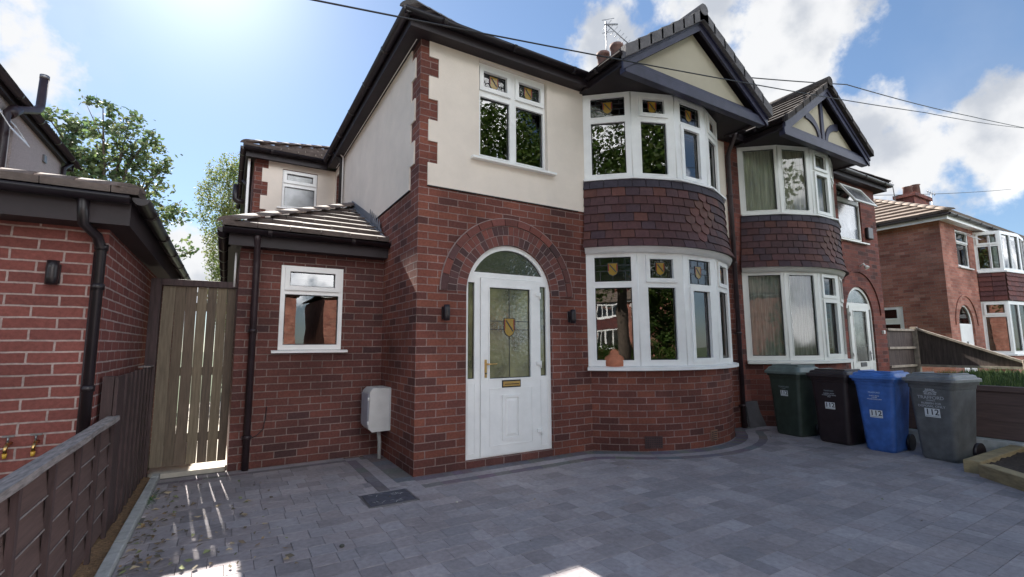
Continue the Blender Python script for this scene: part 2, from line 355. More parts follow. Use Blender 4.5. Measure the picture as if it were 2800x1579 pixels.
def glass(name, refl_ior=1.9, tintc=(.75, .8, .8), rough=0.0, bump=0, base=None, gain=1.0):
    M = bpy.data.materials.new(name); M.use_nodes = True; t = M.node_tree; t.nodes.clear(); Lk = t.links.new
    out = t.nodes.new('ShaderNodeOutputMaterial'); g = t.nodes.new('ShaderNodeBsdfGlossy'); g.inputs['Roughness'].default_value = rough
    fr = t.nodes.new('ShaderNodeFresnel'); fr.inputs[0].default_value = refl_ior
    gn = t.nodes.new('ShaderNodeMath'); gn.operation = 'MULTIPLY'; gn.use_clamp = True; Lk(fr.outputs[0], gn.inputs[0]); gn.inputs[1].default_value = gain
    if base is None: b = t.nodes.new('ShaderNodeBsdfTransparent'); b.inputs[0].default_value = (*tintc, 1)
    else:
        b = t.nodes.new('ShaderNodeBsdfPrincipled'); b.inputs['Roughness'].default_value = .25; b.inputs['Base Color'].default_value = (*base, 1)
        tcn = t.nodes.new('ShaderNodeTexCoord'); nz = t.nodes.new('ShaderNodeTexNoise'); nz.inputs['Scale'].default_value = 3.0; nz.inputs['Detail'].default_value = 5
        Lk(tcn.outputs['Object'], nz.inputs['Vector']); rp = t.nodes.new('ShaderNodeValToRGB'); Lk(nz.outputs[0], rp.inputs[0])
        rp.color_ramp.elements[0].position = .38; rp.color_ramp.elements[0].color = (*(c*.25 for c in base), 1)
        rp.color_ramp.elements[1].position = .62; rp.color_ramp.elements[1].color = (*base, 1); Lk(rp.outputs[0], b.inputs['Base Color'])
    tcn = t.nodes.new('ShaderNodeTexCoord'); nz = t.nodes.new('ShaderNodeTexNoise'); nz.inputs['Scale'].default_value = 2.0 if not bump else 22.0
    Lk(tcn.outputs['Object'], nz.inputs['Vector']); bn = t.nodes.new('ShaderNodeBump'); bn.inputs['Distance'].default_value = bump if bump else .0012
    Lk(nz.outputs[0], bn.inputs['Height']); Lk(bn.outputs[0], g.inputs['Normal'])
    mx = t.nodes.new('ShaderNodeMixShader'); Lk(gn.outputs[0], mx.inputs[0]); Lk(b.outputs[0], mx.inputs[1]); Lk(g.outputs[0], mx.inputs[2]); Lk(mx.outputs[0], out.inputs[0])
    return M
GLASS = glass('window_glass', 2.3, (.7, .75, .72))
GLASSL = glass('leaded_glass', 2.0, (.5, .55, .55), rough=.04, bump=.0015)
GLASSD = glass('obscure_door_glass', 2.0, rough=.12, bump=.002, base=(.19, .19, .085))
GLASSK = glass('hammered_glass', 2.4, rough=.05, bump=.004, base=(.05, .05, .04))
GLASSF = glass('frosted_glass', 2.0, rough=.2, base=(.24, .25, .27))
GLASSN = glass('neighbour_door_glass', 1.9, rough=.18, bump=.002, base=(.22, .22, .20))
def cloth(name, col, sc):
    return mat(name, col, .9, noise=.4, nscale=5, stretch=(sc, sc, .3))
NET = cloth('net_curtain', (.50, .50, .43), 5); NETG = cloth('grey_curtain', (.36, .38, .36), 6); BLIND = mat('white_blind', (.75, .76, .78), .8, noise=.05)
def plastic(name, c, r=.45): return mat(name, c, r, noise=.18, nscale=9, bump=.0012, bscale=160, stain=.22, stscale=5)

# ------------------------------------------------------------------ windows and doors
def rect(u0, u1, z0, z1): return [(u0, z0), (u1, z0), (u1, z1), (u0, z1)]
def ring(mb, B, u0, u1, z0, z1, w, d0, d1, mi=0):
    """mitred rectangular ring lying outside (u0..u1,z0..z1) by w"""
    mb.slab(lambda a, b, d: B.p(a, b, d), rect(u0-w, u1+w, z0-w, z1+w), [rect(u0, u1, z0, z1)], d0, d1, mi)
def lights(parent, B, frame, glz, depth=.07, d=0.0, mats=None, name='window', emblem=True, label=None, fm=None):
    """one glazed frame. glz: list of (u0,u1,z0,z1,kind); kinds: 'f' fixed, 'o' opening sash, 'lf','lo' leaded versions, 'x' frosted"""
    fm = fm or UPVC; mb = MB(); outer = rect(*frame); holes = [rect(*g[:4]) for g in glz]
    mb.slab(lambda a, b, dd: B.p(a, b, dd), outer, holes, d-depth, d)
    for g in glz:
        u0, u1, z0, z1, k = g
        if 'o' in k: ring(mb, B, u0, u1, z0, z1, .052, d+.0005, d+.022)
        else: ring(mb, B, u0, u1, z0, z1, .014, d+.0005, d+.006)
    fr = mb.build(name, fm, parent)
    if label: fr['label'] = label
    for g in glz:
        u0, u1, z0, z1, k = g; pm = MB(); dp = d-.028
        pm.face([B.p(u0, z0, dp), B.p(u1, z0, dp), B.p(u1, z1, dp), B.p(u0, z1, dp)], 0)
        gs = .010
        pm.slab(lambda a, b, dd: B.p(a, b, dd), rect(u0, u1, z0, z1), [rect(u0+gs, u1-gs, z0+gs, z1-gs)], dp-.004, dp+.006, 1)
        gm = GLASSL if 'l' in k else (GLASSF if 'x' in k else GLASS)
        pm.build('pane', [gm, GASKET], fr)
        if 'l' in k: leadwork(fr, B, u0+gs, u1-gs, z0+gs, z1-gs, dp+.002)
    return fr
def leadwork(fr, B, u0, u1, z0, z1, d, scale=1.0, tall=False):
    mb = MB(); cu = (u0+u1)/2; cz = z0+(z1-z0)*(.5 if not tall else .56); h = (.17 if not tall else .19)*scale; w = .125*scale; lw = .0035
    def bar(a0, b0, a1, b1, wd=lw, mi=0, t=.004):
        v = Vector((a1-a0, b1-b0)); n = Vector((-v.y, v.x)).normalized()*wd
        mb.slab(lambda a, b, dd: B.p(a, b, dd), [(a0-n.x, b0-n.y), (a1-n.x, b1-n.y), (a1+n.x, b1+n.y), (a0+n.x, b0+n.y)], (), d, d+t, mi)
    sh = [(-w/2, h/2), (-w/2, -h*.15), (-w*.36, -h*.36), (0, -h/2), (w*.36, -h*.36), (w/2, -h*.15), (w/2, h/2)]
    pts = [(cu+a, cz+b) for a, b in sh]
    mb.slab(lambda a, b, dd: B.p(a, b, dd), pts[::-1], (), d, d+.003, 1)
    for i in range(len(pts)): bar(*pts[i], *pts[(i+1) % len(pts)], lw, 0, .006)
    bar(cu-w*.30, cz+h*.38, cu+w*.34, cz-h*.20, .007, 0, .007)
    for s in (-1, 1): bar(cu+s*(w/2-.008), cz+h*.42, cu+s*(w/2-.008), cz-h*.12, .006, 2, .0055)
    for zz in (cz+h*.33, cz-h*.12): bar(u0, zz, cu-w/2, zz); bar(cu+w/2, zz, u1, zz)
    bar(cu, cz+h/2, cu, z1); bar(cu, z0, cu, cz-h/2)
    if not tall:
        for s in (-1, 1): bar(cu+s*(u1-u0)*.36, z0, cu+s*(u1-u0)*.36, cz-h*.12); bar(cu+s*(u1-u0)*.36, cz+h*.33, cu+s*(u1-u0)*.36, z1)
    o = mb.build('leaded_shield', [LEADC, AMBER, REDG], fr); return o
def sill(parent, pts, z, th, proj, inner=.02, m=None, name='window_sill'):
    """pts polyline; sill projects outwards (to the right-hand normal) by proj"""
    mb = MB(); P = [Vector((a, b, 0)) for a, b in pts]; nrm = []
    for i in range(len(P)):
        a = (P[i]-P[i-1]).normalized() if i else None; b = (P[i+1]-P[i]).normalized() if i < len(P)-1 else None
        na = Vector((a.y, -a.x, 0)) if a else None; nb = Vector((b.y, -b.x, 0)) if b else None
        if na is None: v = nb
        elif nb is None: v = na
        else: v = (na+nb); v = v/(v.dot(na))
        nrm.append(v)
    prof = [(-inner, 0), (-inner, th), (0, th), (proj, th*.78), (proj, 0)]
    for i in range(len(P)-1):
        for j in range(len(prof)):
            a, b = prof[j], prof[(j+1) % len(prof)]
            mb.face([P[i]+nrm[i]*a[0]+Vector((0, 0, z+a[1])), P[i]+nrm[i]*b[0]+Vector((0, 0, z+b[1])), P[i+1]+nrm[i+1]*b[0]+Vector((0, 0, z+b[1])), P[i+1]+nrm[i+1]*a[0]+Vector((0, 0, z+a[1]))])
    for i, fl in ((0, 0), (len(P)-1, 1)):
        q = [P[i]+nrm[i]*a+Vector((0, 0, z+b)) for a, b in prof]
        mb.face(q[::-1] if fl == 0 else q)
    return mb.build(name, m or UPVC, parent)
def arcpts(s, n, x0, x1, off=0.0, y=0.0):
    c = (x1-x0)/2; R = (c*c+s*s)/(2*s); a = math.asin(c/R); xc = (x0+x1)/2
    return [(xc+(R+off)*sin(t), y-((R+off)*cos(t)-R+s)) for t in [-a+2*a*i/n for i in range(n+1)]]

def bay(house, x0, x1l, x1u, kinds_l, kinds_u, fm, tone_bias=1.0, glassback=None, mirror=False, brick=None, tilecol=None, x0u=None, simple=False):
    """two-storey bowed bay: brick base, facetted windows, tile-hung skirt between"""
    x0u = x0 if x0u is None else x0u
    A = arcpts(.68, 5, x0, x1l); Bp = arcpts(.68, 5, x0u, x1u)
    def order(k): return k[::-1] if mirror else k
    for lvl, pts, kinds in (('l', A, order(kinds_l)), ('u', Bp, order(kinds_u))):
        z = dict(b=1.052, t=2.52, p0=1.128, p1=2.062, q0=2.142, q1=2.465) if lvl == 'l' else dict(b=3.53, t=4.735, p0=3.592, p1=4.315, q0=4.40, q1=4.668)
        for i in range(5):
            F = Basis(pts[i], pts[i+1]); Ln = F.len; k = kinds[i]
            lo, hi = (.112, .075) if i == 0 else ((.075, .112) if i == 4 else (.11, .11))
            if k == 'F': g = [(lo, Ln-hi, z['p0'], z['p1'], 'f'), (lo, Ln-hi, z['q0'], z['q1'], 'lf')]
            elif k == 'O': g = [(lo+.03, Ln-hi-.02, z['p0'], z['p1'], 'f'), (lo+.06, Ln-hi-.045, z['q0']+.04, z['q1']-.03, 'lo')]
            elif k == 'S': g = [(lo+.045, Ln-hi-.05, z['p0']+.015, z['p1']-.03, 'o'), (lo, Ln-hi, z['q0']-.02, z['q1']-.01, 'lf')]
            elif k == 'P': g = [(lo-.02, Ln-hi+.02, z['p0'], z['q1'], 'f')]
            elif k == 'T': g = [(lo-.01, Ln-hi+.01, z['p0'], z['p1']-.08, 'f'), (lo+.03, Ln-hi-.03, z['q0']-.03, z['q1']-.02, 'o')]
            elif k == 'D': g = [(lo+.03, Ln-hi-.03, z['p0']+.02, z['p1']-.05, 'o'), (lo+.03, Ln-hi-.03, z['q0'], z['q1']-.02, 'o')]
            lights(house, F, (.004, Ln-.004, z['b'], z['t']), g, fm=fm)
        # corner posts between the facets
        mp = MB()
        for j in range(6):
            px, py = pts[j]; c = ((x0+x1l)/2, .9)
            mp.tube([(px+(c[0]-px)*.012, py+(c[1]-py)*.012, z['b']), (px+(c[0]-px)*.012, py+(c[1]-py)*.012, z['t'])], .021, 8)
        mp.build('corner_post', fm, house)
        zs = z['b']-.052 if lvl == 'l' else z['b']-.036
        ex = [(pts[0][0]-.03, pts[0][1]+.004)] if lvl == 'l' else []
        sp = arcpts(.68, 15, x0, x1l) if lvl == 'l' else pts
        sill(house, sp, zs, .05 if lvl == 'l' else .034, .075, .05, fm)
    # brick plinth
    mb = MB(); n = 40; P = arcpts(.68, n, x0+.01, x1l-.01, -.03); s = 0
    for i in range(n):
        a, b = P[i], P[i+1]; dl = sqrt((a[0]-b[0])**2+(a[1]-b[1])**2)
        mb.face([(*a, -.05), (*b, -.05), (*b, 1.0), (*a, 1.0)], 0, [(s, -.05), (s+dl, -.05), (s+dl, 1.0), (s, 1.0)], smooth=True); s += dl
    pl = mb.build('bay_wall', brick or BR, house)
    # white moulding under the skirt
    mb = MB(); Pa = arcpts(.68, 30, x0-.0, x1l+.0, .035); Pb = arcpts(.68, 30, x0, x1l, .075); Pc = arcpts(.68, 30, x0, x1l, -.03)
    for i in range(30):
        mb.face([(*Pa[i], 2.515), (*Pa[i+1], 2.515), (*Pb[i+1], 2.60), (*Pb[i], 2.60)], smooth=True)
        mb.face([(*Pc[i], 2.515), (*Pc[i+1], 2.515), (*Pa[i+1], 2.515), (*Pa[i], 2.515)])
    mb.build('head_moulding', fm, house)
    # tile hanging
    mb = MB(); rows = 8; zt, zb = 3.50, 2.585; rh = (zt-zb)/rows
    rnd = random.Random(int(x0*10)+3)
    bo = arcpts(.68, 96, x0, x1l); to = arcpts(.68, 96, x0u, x1u)
    def surf(f, z, off):
        i = min(95.999, max(0, f*96)); k = int(i); w = i-k
        q = (z-2.585)/(zt-2.585)
        bx = bo[k][0]*(1-w)+bo[k+1][0]*w; by = bo[k][1]*(1-w)+bo[k+1][1]*w; tx = to[k][0]*(1-w)+to[k+1][0]*w; ty = to[k][1]*(1-w)+to[k+1][1]*w
        cx = (x0+x1l)/2; x = bx+(tx-bx)*q; y = by+(ty-by)*q
        dx, dy = x-cx, y-.85; dl = sqrt(dx*dx+dy*dy); fl = .075*max(0, 1-q*2.2)**2+.025+off
        return Vector((x+dx/dl*fl, y+dy/dl*fl, z))
    ntile = 18
    pal = tilecol or [(.10, .055, .058), (.12, .060, .060), (.085, .055, .066), (.115, .058, .055), (.105, .062, .066), (.08, .052, .062), (.15, .068, .055), (.11, .056, .058), (.095, .052, .056)]
    for r in range(rows):
        zl = zb+r*rh; zu = zl+rh*1.22
        rr = r-3.4; c0 = ntile*.52
        sh = .5 if r % 2 else 0
        for c in range(-1, ntile+1):
            f0 = (c+sh)/ntile+rnd.uniform(-.001, .001); f1 = (c+1+sh)/ntile
            if f1 <= 0 or f0 >= 1: continue
            f0 = max(f0, 0); f1 = min(f1, 1)
            col = rnd.choice(pal); kk = rnd.uniform(.85, 1.15)*tone_bias; col = tuple(x*kk for x in col)
            club = abs((c+sh+.5)-c0)+abs(rr)*.5 < 1.75 and r < rows-1 and not simple
            if club: col = tuple(x*rnd.uniform(.92, 1.08)*tone_bias for x in (.165, .088, .075))
            if r == rows-1: col = (.06, .056, .075)
            th = .020+rnd.uniform(0, .004); g = .0012
            fa, fb = f0+g, f1-g
            dz = rnd.uniform(-.002, .002)
            if club:
                prof = [(fa, zl+rh*.50), (fa+(fb-fa)*.12, zl+rh*.22), (fa+(fb-fa)*.32, zl+rh*.04), ((fa+fb)/2, zl-.006), (fa+(fb-fa)*.68, zl+rh*.04), (fa+(fb-fa)*.88, zl+rh*.22), (fb, zl+rh*.50)]
            else: prof = [(fa, zl+dz), ((fa+fb)/2, zl+dz), (fb, zl+dz)]
            tops = [(q[0], zu) for q in prof]
            for i in range(len(prof)-1):
                a, b = prof[i], prof[i+1]
                oa = th*(1-(a[1]-zl)/(rh*1.3)); ob = th*(1-(b[1]-zl)/(rh*1.3))
                A0, B0 = surf(a[0], a[1], oa), surf(b[0], b[1], ob); A1, B1 = surf(a[0], zu, .001), surf(b[0], zu, .001)
                mb.face([A0, B0, B1, A1], 0, None, col)
                mb.face([surf(a[0], a[1], oa-.016), surf(b[0], b[1], ob-.016), B0, A0], 0, None, tuple(x*.8 for x in col))
            for ff, e in ((fa, prof[0]), (fb, prof[-1])):
                mb.face([surf(ff, e[1], -.002), surf(ff, e[1], th*.8), surf(ff, zu, .001)], 0, None, tuple(x*.8 for x in col))
    # backing so nothing shows between tiles
    for i in range(40):
        for j in range(10):
            za, zb_ = 2.59+(zt-2.59)*j/10, 2.59+(zt-2.59)*(j+1)/10
            mb.face([surf(i/40, za, -.016), surf((i+1)/40, za, -.016), surf((i+1)/40, zb_, -.016), surf(i/40, zb_, -.016)], 0, None, (.05, .04, .04))
        mb.face([surf(i/40, 2.59, .02), surf(i/40, 2.59, -.06), surf((i+1)/40, 2.59, -.06), surf((i+1)/40, 2.59, .02)], 0, None, (.05, .04, .04))
    mb.build('tile_hanging', TILE, house)
    return A, Bp

def downpipe(parent, x, y, z0, z1, r=.034, m=None, elbow=None, name='downpipe'):
    mb = MB(); pts = [(x, y, z0), (x, y, z1)]
    if elbow:
        ex, ey, ez = elbow; pts = [(x, y, z0), (x, y, z1-.06), (x+(ex-x)*.1, y+(ey-y)*.1, z1), (ex-(ex-x)*.1, ey-(ey-y)*.1, ez-.05), (ex, ey, ez)]
    mb.tube(pts, r, 12)
    z = z0+.35
    while z < z1-.1:
        mb.tube([(x, y, z-.02), (x, y, z+.02)], r*1.25, 12); mb.box(x-r*1.5, x+r*1.5, y+r*.3, y+r*1.1, z-.012, z+.012); z += 1.15
    return mb.build(name, m or PLASTB, parent)
def gutter(parent, a, b, r=.055, m=None):
    """half-round gutter from a to b with brackets"""
    mb = MB(); a = Vector(a); b = Vector(b); d = (b-a).normalized(); s = d.cross(Vector((0, 0, 1))); n = 8
    pr = [s*(r*cos(pi+pi*k/n))+Vector((0, 0, r*sin(pi+pi*k/n))) for k in range(n+1)]
    pi_ = [q*.86 for q in pr]
    for k in range(n):
        mb.face([a+pr[k], a+pr[k+1], b+pr[k+1], b+pr[k]], smooth=True); mb.face([a+pi_[k+1], a+pi_[k], b+pi_[k], b+pi_[k+1]], smooth=True)
    for e in (a, b): mb.face([e+q for q in pr])
    for k in (0, n): mb.face([a+pr[k], a+pi_[k], b+pi_[k], b+pr[k]])
    ln = (b-a).length; u = .45
    while u < ln:
        c = a+d*u
        for k in range(n): mb.face([c+pr[k]*1.12-d*.02, c+pr[k+1]*1.12-d*.02, c+pr[k+1]*1.12+d*.02, c+pr[k]*1.12+d*.02])
        for e in (-.02, .02): mb.face([c+d*e]+[c+q*1.12+d*e for q in pr])
        u += .9
    return mb.build('gutter', m or PLASTB, parent)
def clip_poly(poly, f):
    out = []
    for i in range(len(poly)):
        a, b = poly[i], poly[(i+1) % len(poly)]; fa, fb = f(a), f(b)
        if fa >= 0: out.append(a)
        if (fa >= 0) != (fb >= 0): out.append(a+(b-a)*(fa/(fa-fb)))
    return out
def slope(mb, poly, course=.30, step=.028, tilew=.30, thick=.05, mi=0, gap=.006, seed=1):
    """tiled roof slope: planar polygon (first edge = eave) cut into overlapping courses, each course into tiles"""
    rnd = random.Random(seed)
    poly = [Vector(p) for p in poly]; e = (poly[1]-poly[0]).normalized(); nrm = None
    nrm = (poly[1]-poly[0]).cross(poly[2]-poly[0]).normalized()
    if nrm.z < 0: nrm = -nrm
    up = nrm.cross(e); up = up if up.z > 0 else -up
    o = poly[0]; H = max((p-o).dot(up) for p in poly); n = int(math.ceil(H/course))
    mb.poly3 = None
    mb.face([p-nrm*thick for p in poly], mi)
    for k in range(n):
        lo, hi = k*course, (k+1)*course+.02
        c = clip_poly(poly, lambda p: (p-o).dot(up)-lo)
        if len(c) < 3: continue
        c = clip_poly(c, lambda p: hi-(p-o).dot(up))
        if len(c) < 3: continue
        umin = min((p-o).dot(e) for p in c); umax = max((p-o).dot(e) for p in c); off = (k % 2)*tilew/2
        j0 = int(math.floor((umin-off)/tilew)); j1 = int(math.ceil((umax-off)/tilew))
        for j in range(j0, j1):
            a, b = off+j*tilew, off+(j+1)*tilew-gap
            t = clip_poly(c, lambda p: (p-o).dot(e)-a)
            if len(t) < 3: continue
            t = clip_poly(t, lambda p: b-(p-o).dot(e))
            if len(t) < 3: continue
            jit = rnd.uniform(-.002, .003)
            lift = lambda p: p+nrm*(step*(1-((p-o).dot(up)-lo)/(hi-lo))+jit)
            top = [lift(p) for p in t]; mb.face(top, mi)
            for i in range(len(t)):
                p, q = t[i], t[(i+1) % len(t)]
                mb.face([p-nrm*.012, q-nrm*.012, top[(i+1) % len(t)], top[i]], mi)
def hipcaps(mb, a, b, r=.105, seg=.36, mi=0, n=7, flat=.42):
    a = Vector(a); b = Vector(b); d = (b-a); ln = d.length; d.normalize(); s = d.cross(Vector((0, 0, 1))).normalized(); u = s.cross(d)
    k = 0; L0 = 0
    while L0 < ln-.02:
        L1 = min(L0+seg+.03, ln); r0, r1 = r*1.05, r*.98
        q = lambda t, rr, dd: a+d*dd+s*(rr*cos(t))+u*(rr*flat*sin(t)+.008)
        A = [q(pi*i/n, r0, L0) for i in range(n+1)]; Bq = [q(pi*i/n, r1, L1) for i in range(n+1)]
        for i in range(n): mb.face([A[i], A[i+1], Bq[i+1], Bq[i]], mi, smooth=True)
        mb.face(A[::-1], mi); mb.face(Bq, mi); L0 += seg
def front_door(house, x0, z0, B=FRONT, mirror=False, leafm=None, style=1):
    """arched frame with side lights; x0 left edge, 1.165 m wide, local u mirrored when asked"""
    Wd = 1.166; r = Wd/2; zs = 1.93; cu = x0+r
    X = (lambda u: x0+u) if not mirror else (lambda u: x0+Wd-u)
    def RC(u0, u1, a, b): p, q = sorted((X(u0), X(u1))); return rect(p, q, a, b)
    Pm = lambda a, b, d: B.p(a, b, d-.035)
    arch = [(x0, z0), (x0+Wd, z0)]+[(cu+r*cos(t), zs+r*sin(t)) for t in [pi*i/28 for i in range(29)]]
    ri = r-.055; zt = 2.168; t0 = math.asin((zt-zs)/ri)
    fan = [(cu+ri*cos(t), zs+ri*sin(t)) for t in [t0+(pi-2*t0)*i/22 for i in range(23)]]
    def side(u0, u1):
        out = RC(u0, u1, .955, 2.07)
        return out
    s1 = RC(.035, .118, .955, 2.045); s2 = RC(1.018, 1.105, .955, 2.045)
    leaf = RC(.188, 1.005, z0+.012, 2.105)
    mb = MB(); mb.slab(Pm, arch, [fan, s1, s2, leaf], -.07, 0)
    for q in (RC(.035, .118, z0+.06, .90), RC(1.018, 1.105, z0+.06, .90)):
        mb.slab(Pm, [(q[0][0]-.006, q[0][1]-.006), (q[1][0]+.006, q[1][1]-.006), (q[2][0]+.006, q[2][1]+.006), (q[3][0]-.006, q[3][1]+.006)], [q], .0005, .005)
    fr = mb.build('door_frame', UPVC if style == 1 else UPVC2, house)
    gm = GLASSD if style == 1 else GLASSN
    for q, nm in ((s1, 'side_light'), (s2, 'side_light')):
        pm = MB(); pm.poly(lambda a, b: Pm(a, b, -.03), q); pm.slab(Pm, q, [[(q[0][0]+.008, q[0][1]+.008), (q[1][0]-.008, q[1][1]+.008), (q[2][0]-.008, q[2][1]-.008), (q[3][0]+.008, q[3][1]-.008)]], -.032, -.022, 1)
        pm.build(nm, [gm, GASKET], fr)
    pm = MB(); pm.poly(lambda a, b: Pm(a, b, -.03), fan)
    fin = [(cu+(a-cu)*.982, zt+.008+(b-zt)*.97) for a, b in fan]
    pm.slab(Pm, fan, [fin], -.032, -.022, 1)
    pm.build('fanlight', [GLASSK if style == 1 else GLASSN, GASKET], fr)
    # leaf
    mb = MB(); go = RC(.302, .862, .948, 1.997); lp = RC(.31, .872, .205, .83)
    inl = lambda q, w: [(q[0][0]+w, q[0][1]+w), (q[1][0]-w, q[1][1]+w), (q[2][0]-w, q[2][1]-w), (q[3][0]+w, q[3][1]-w)]
    mb.slab(Pm, inl(leaf, .004), [go], -.05, .016)
    mb.slab(Pm, inl(go, -.016), [go], .0165, .024)
    mb.slab(Pm, inl(lp, -.006), [lp], .0165, .022)
    if style == 1:
        rp = RC(.484, .690, .273, .738)
        mb.slab(Pm, inl(rp, -.02), [inl(rp, .012)], .0165, .030)
        # raised pyramid panel
        q0, q1 = inl(rp, .018), inl(rp, .05)
        for i in range(4):
            j = (i+1) % 4; mb.face([Pm(*q0[i], .018), Pm(*q0[j], .018), Pm(*q1[j], .030), Pm(*q1[i], .030)])
        mb.poly(lambda a, b: Pm(a, b, .030), q1)
    dl = mb.build('front_door', UPVC if style == 1 else UPVC2, house)
    pm = MB(); pm.poly(lambda a, b: Pm(a, b, -.012), go); pm.slab(Pm, go, [inl(go, .009)], -.014, -.004, 1); pm.build('door_glass', [gm, GASKET], dl)
    if style == 1: leadwork(dl, Basis((0, .045), t=(1, 0)), go[0][0]+.01, go[1][0]-.01, .958, 1.987, -.002, 1.15, True)
    # letterbox, handle, hinges
    mb = MB(); a, b = sorted((X(.464), X(.716)))
    mb.slab(Pm, rect(a, b, .842, .925), (), .0166, .024, 1); mb.slab(Pm, rect(a+.012, b-.012, .856, .911), (), .0241, .032, 0)
    mb.slab(Pm, rect(a+.03, b-.03, .876, .884), (), .0321, .034, 1); mb.build('letterbox', [GOLD if style == 1 else METAL, GASKET], dl, bevel=.002)
    mb = MB(); a, b = sorted((X(.238), X(.264))); mb.slab(Pm, rect(a, b, .963, 1.165), (), .0166, .026)
    hc = X(.251); sg = -1 if mirror else 1
    mb.tube([Pm(hc, 1.115, .02), Pm(hc, 1.115, .062), Pm(hc+sg*.012, 1.115, .07), Pm(hc+sg*.12, 1.117, .07)], .009, 10)
    mb.tube([Pm(hc, 1.01, .024), Pm(hc, 1.01, .032)], .010, 10, 1)
    mb.build('door_handle', [GOLD if style == 1 else METAL, GASKET], dl, bevel=.002)
    for zz in (.30, 1.09, 1.92):
        mb = MB(); hx = X(1.0); a, b = sorted((X(.945), X(1.002))); mb.slab(Pm, rect(a, b, zz, zz+.04), (), .0166, .034)
        mb.tube([Pm(hx, zz-.035, .03), Pm(hx, zz+.045, .03)], .011, 8); mb.build('hinge', UPVC if style == 1 else UPVC2, dl)
    return arch
def voussoirs(parent, cu, zs, r0, r1, n, proud, m, seed=1, d0=-.03, long=False):
    rnd = random.Random(seed); mb = MB(); B = FRONT
    cols = [(.075, .035, .036), (.16, .055, .045), (.20, .062, .048), (.13, .048, .042), (.10, .045, .045), (.18, .06, .05)]
    for i in range(n):
        g = .0042/((r0+r1)/2); a0 = pi*i/n+g; a1 = pi*(i+1)/n-g; c = rnd.choice(cols); kk = rnd.uniform(.85, 1.2); c = tuple(q*kk for q in c)
        st = 3 if long else 1; pr = proud+rnd.uniform(-.0015, .0015)
        outer = [(cu+r0*cos(a0+(a1-a0)*k/st), zs+r0*sin(a0+(a1-a0)*k/st)) for k in range(st+1)]+[(cu+r1*cos(a1-(a1-a0)*k/st), zs+r1*sin(a1-(a1-a0)*k/st)) for k in range(st+1)]
        P = lambda a, b, d: B.p(a, b, d)
        nf = len(mb.f); mb.slab(P, outer, (), d0, pr)
        for k in range(nf, len(mb.f)): mb.col[k] = c
    return mb

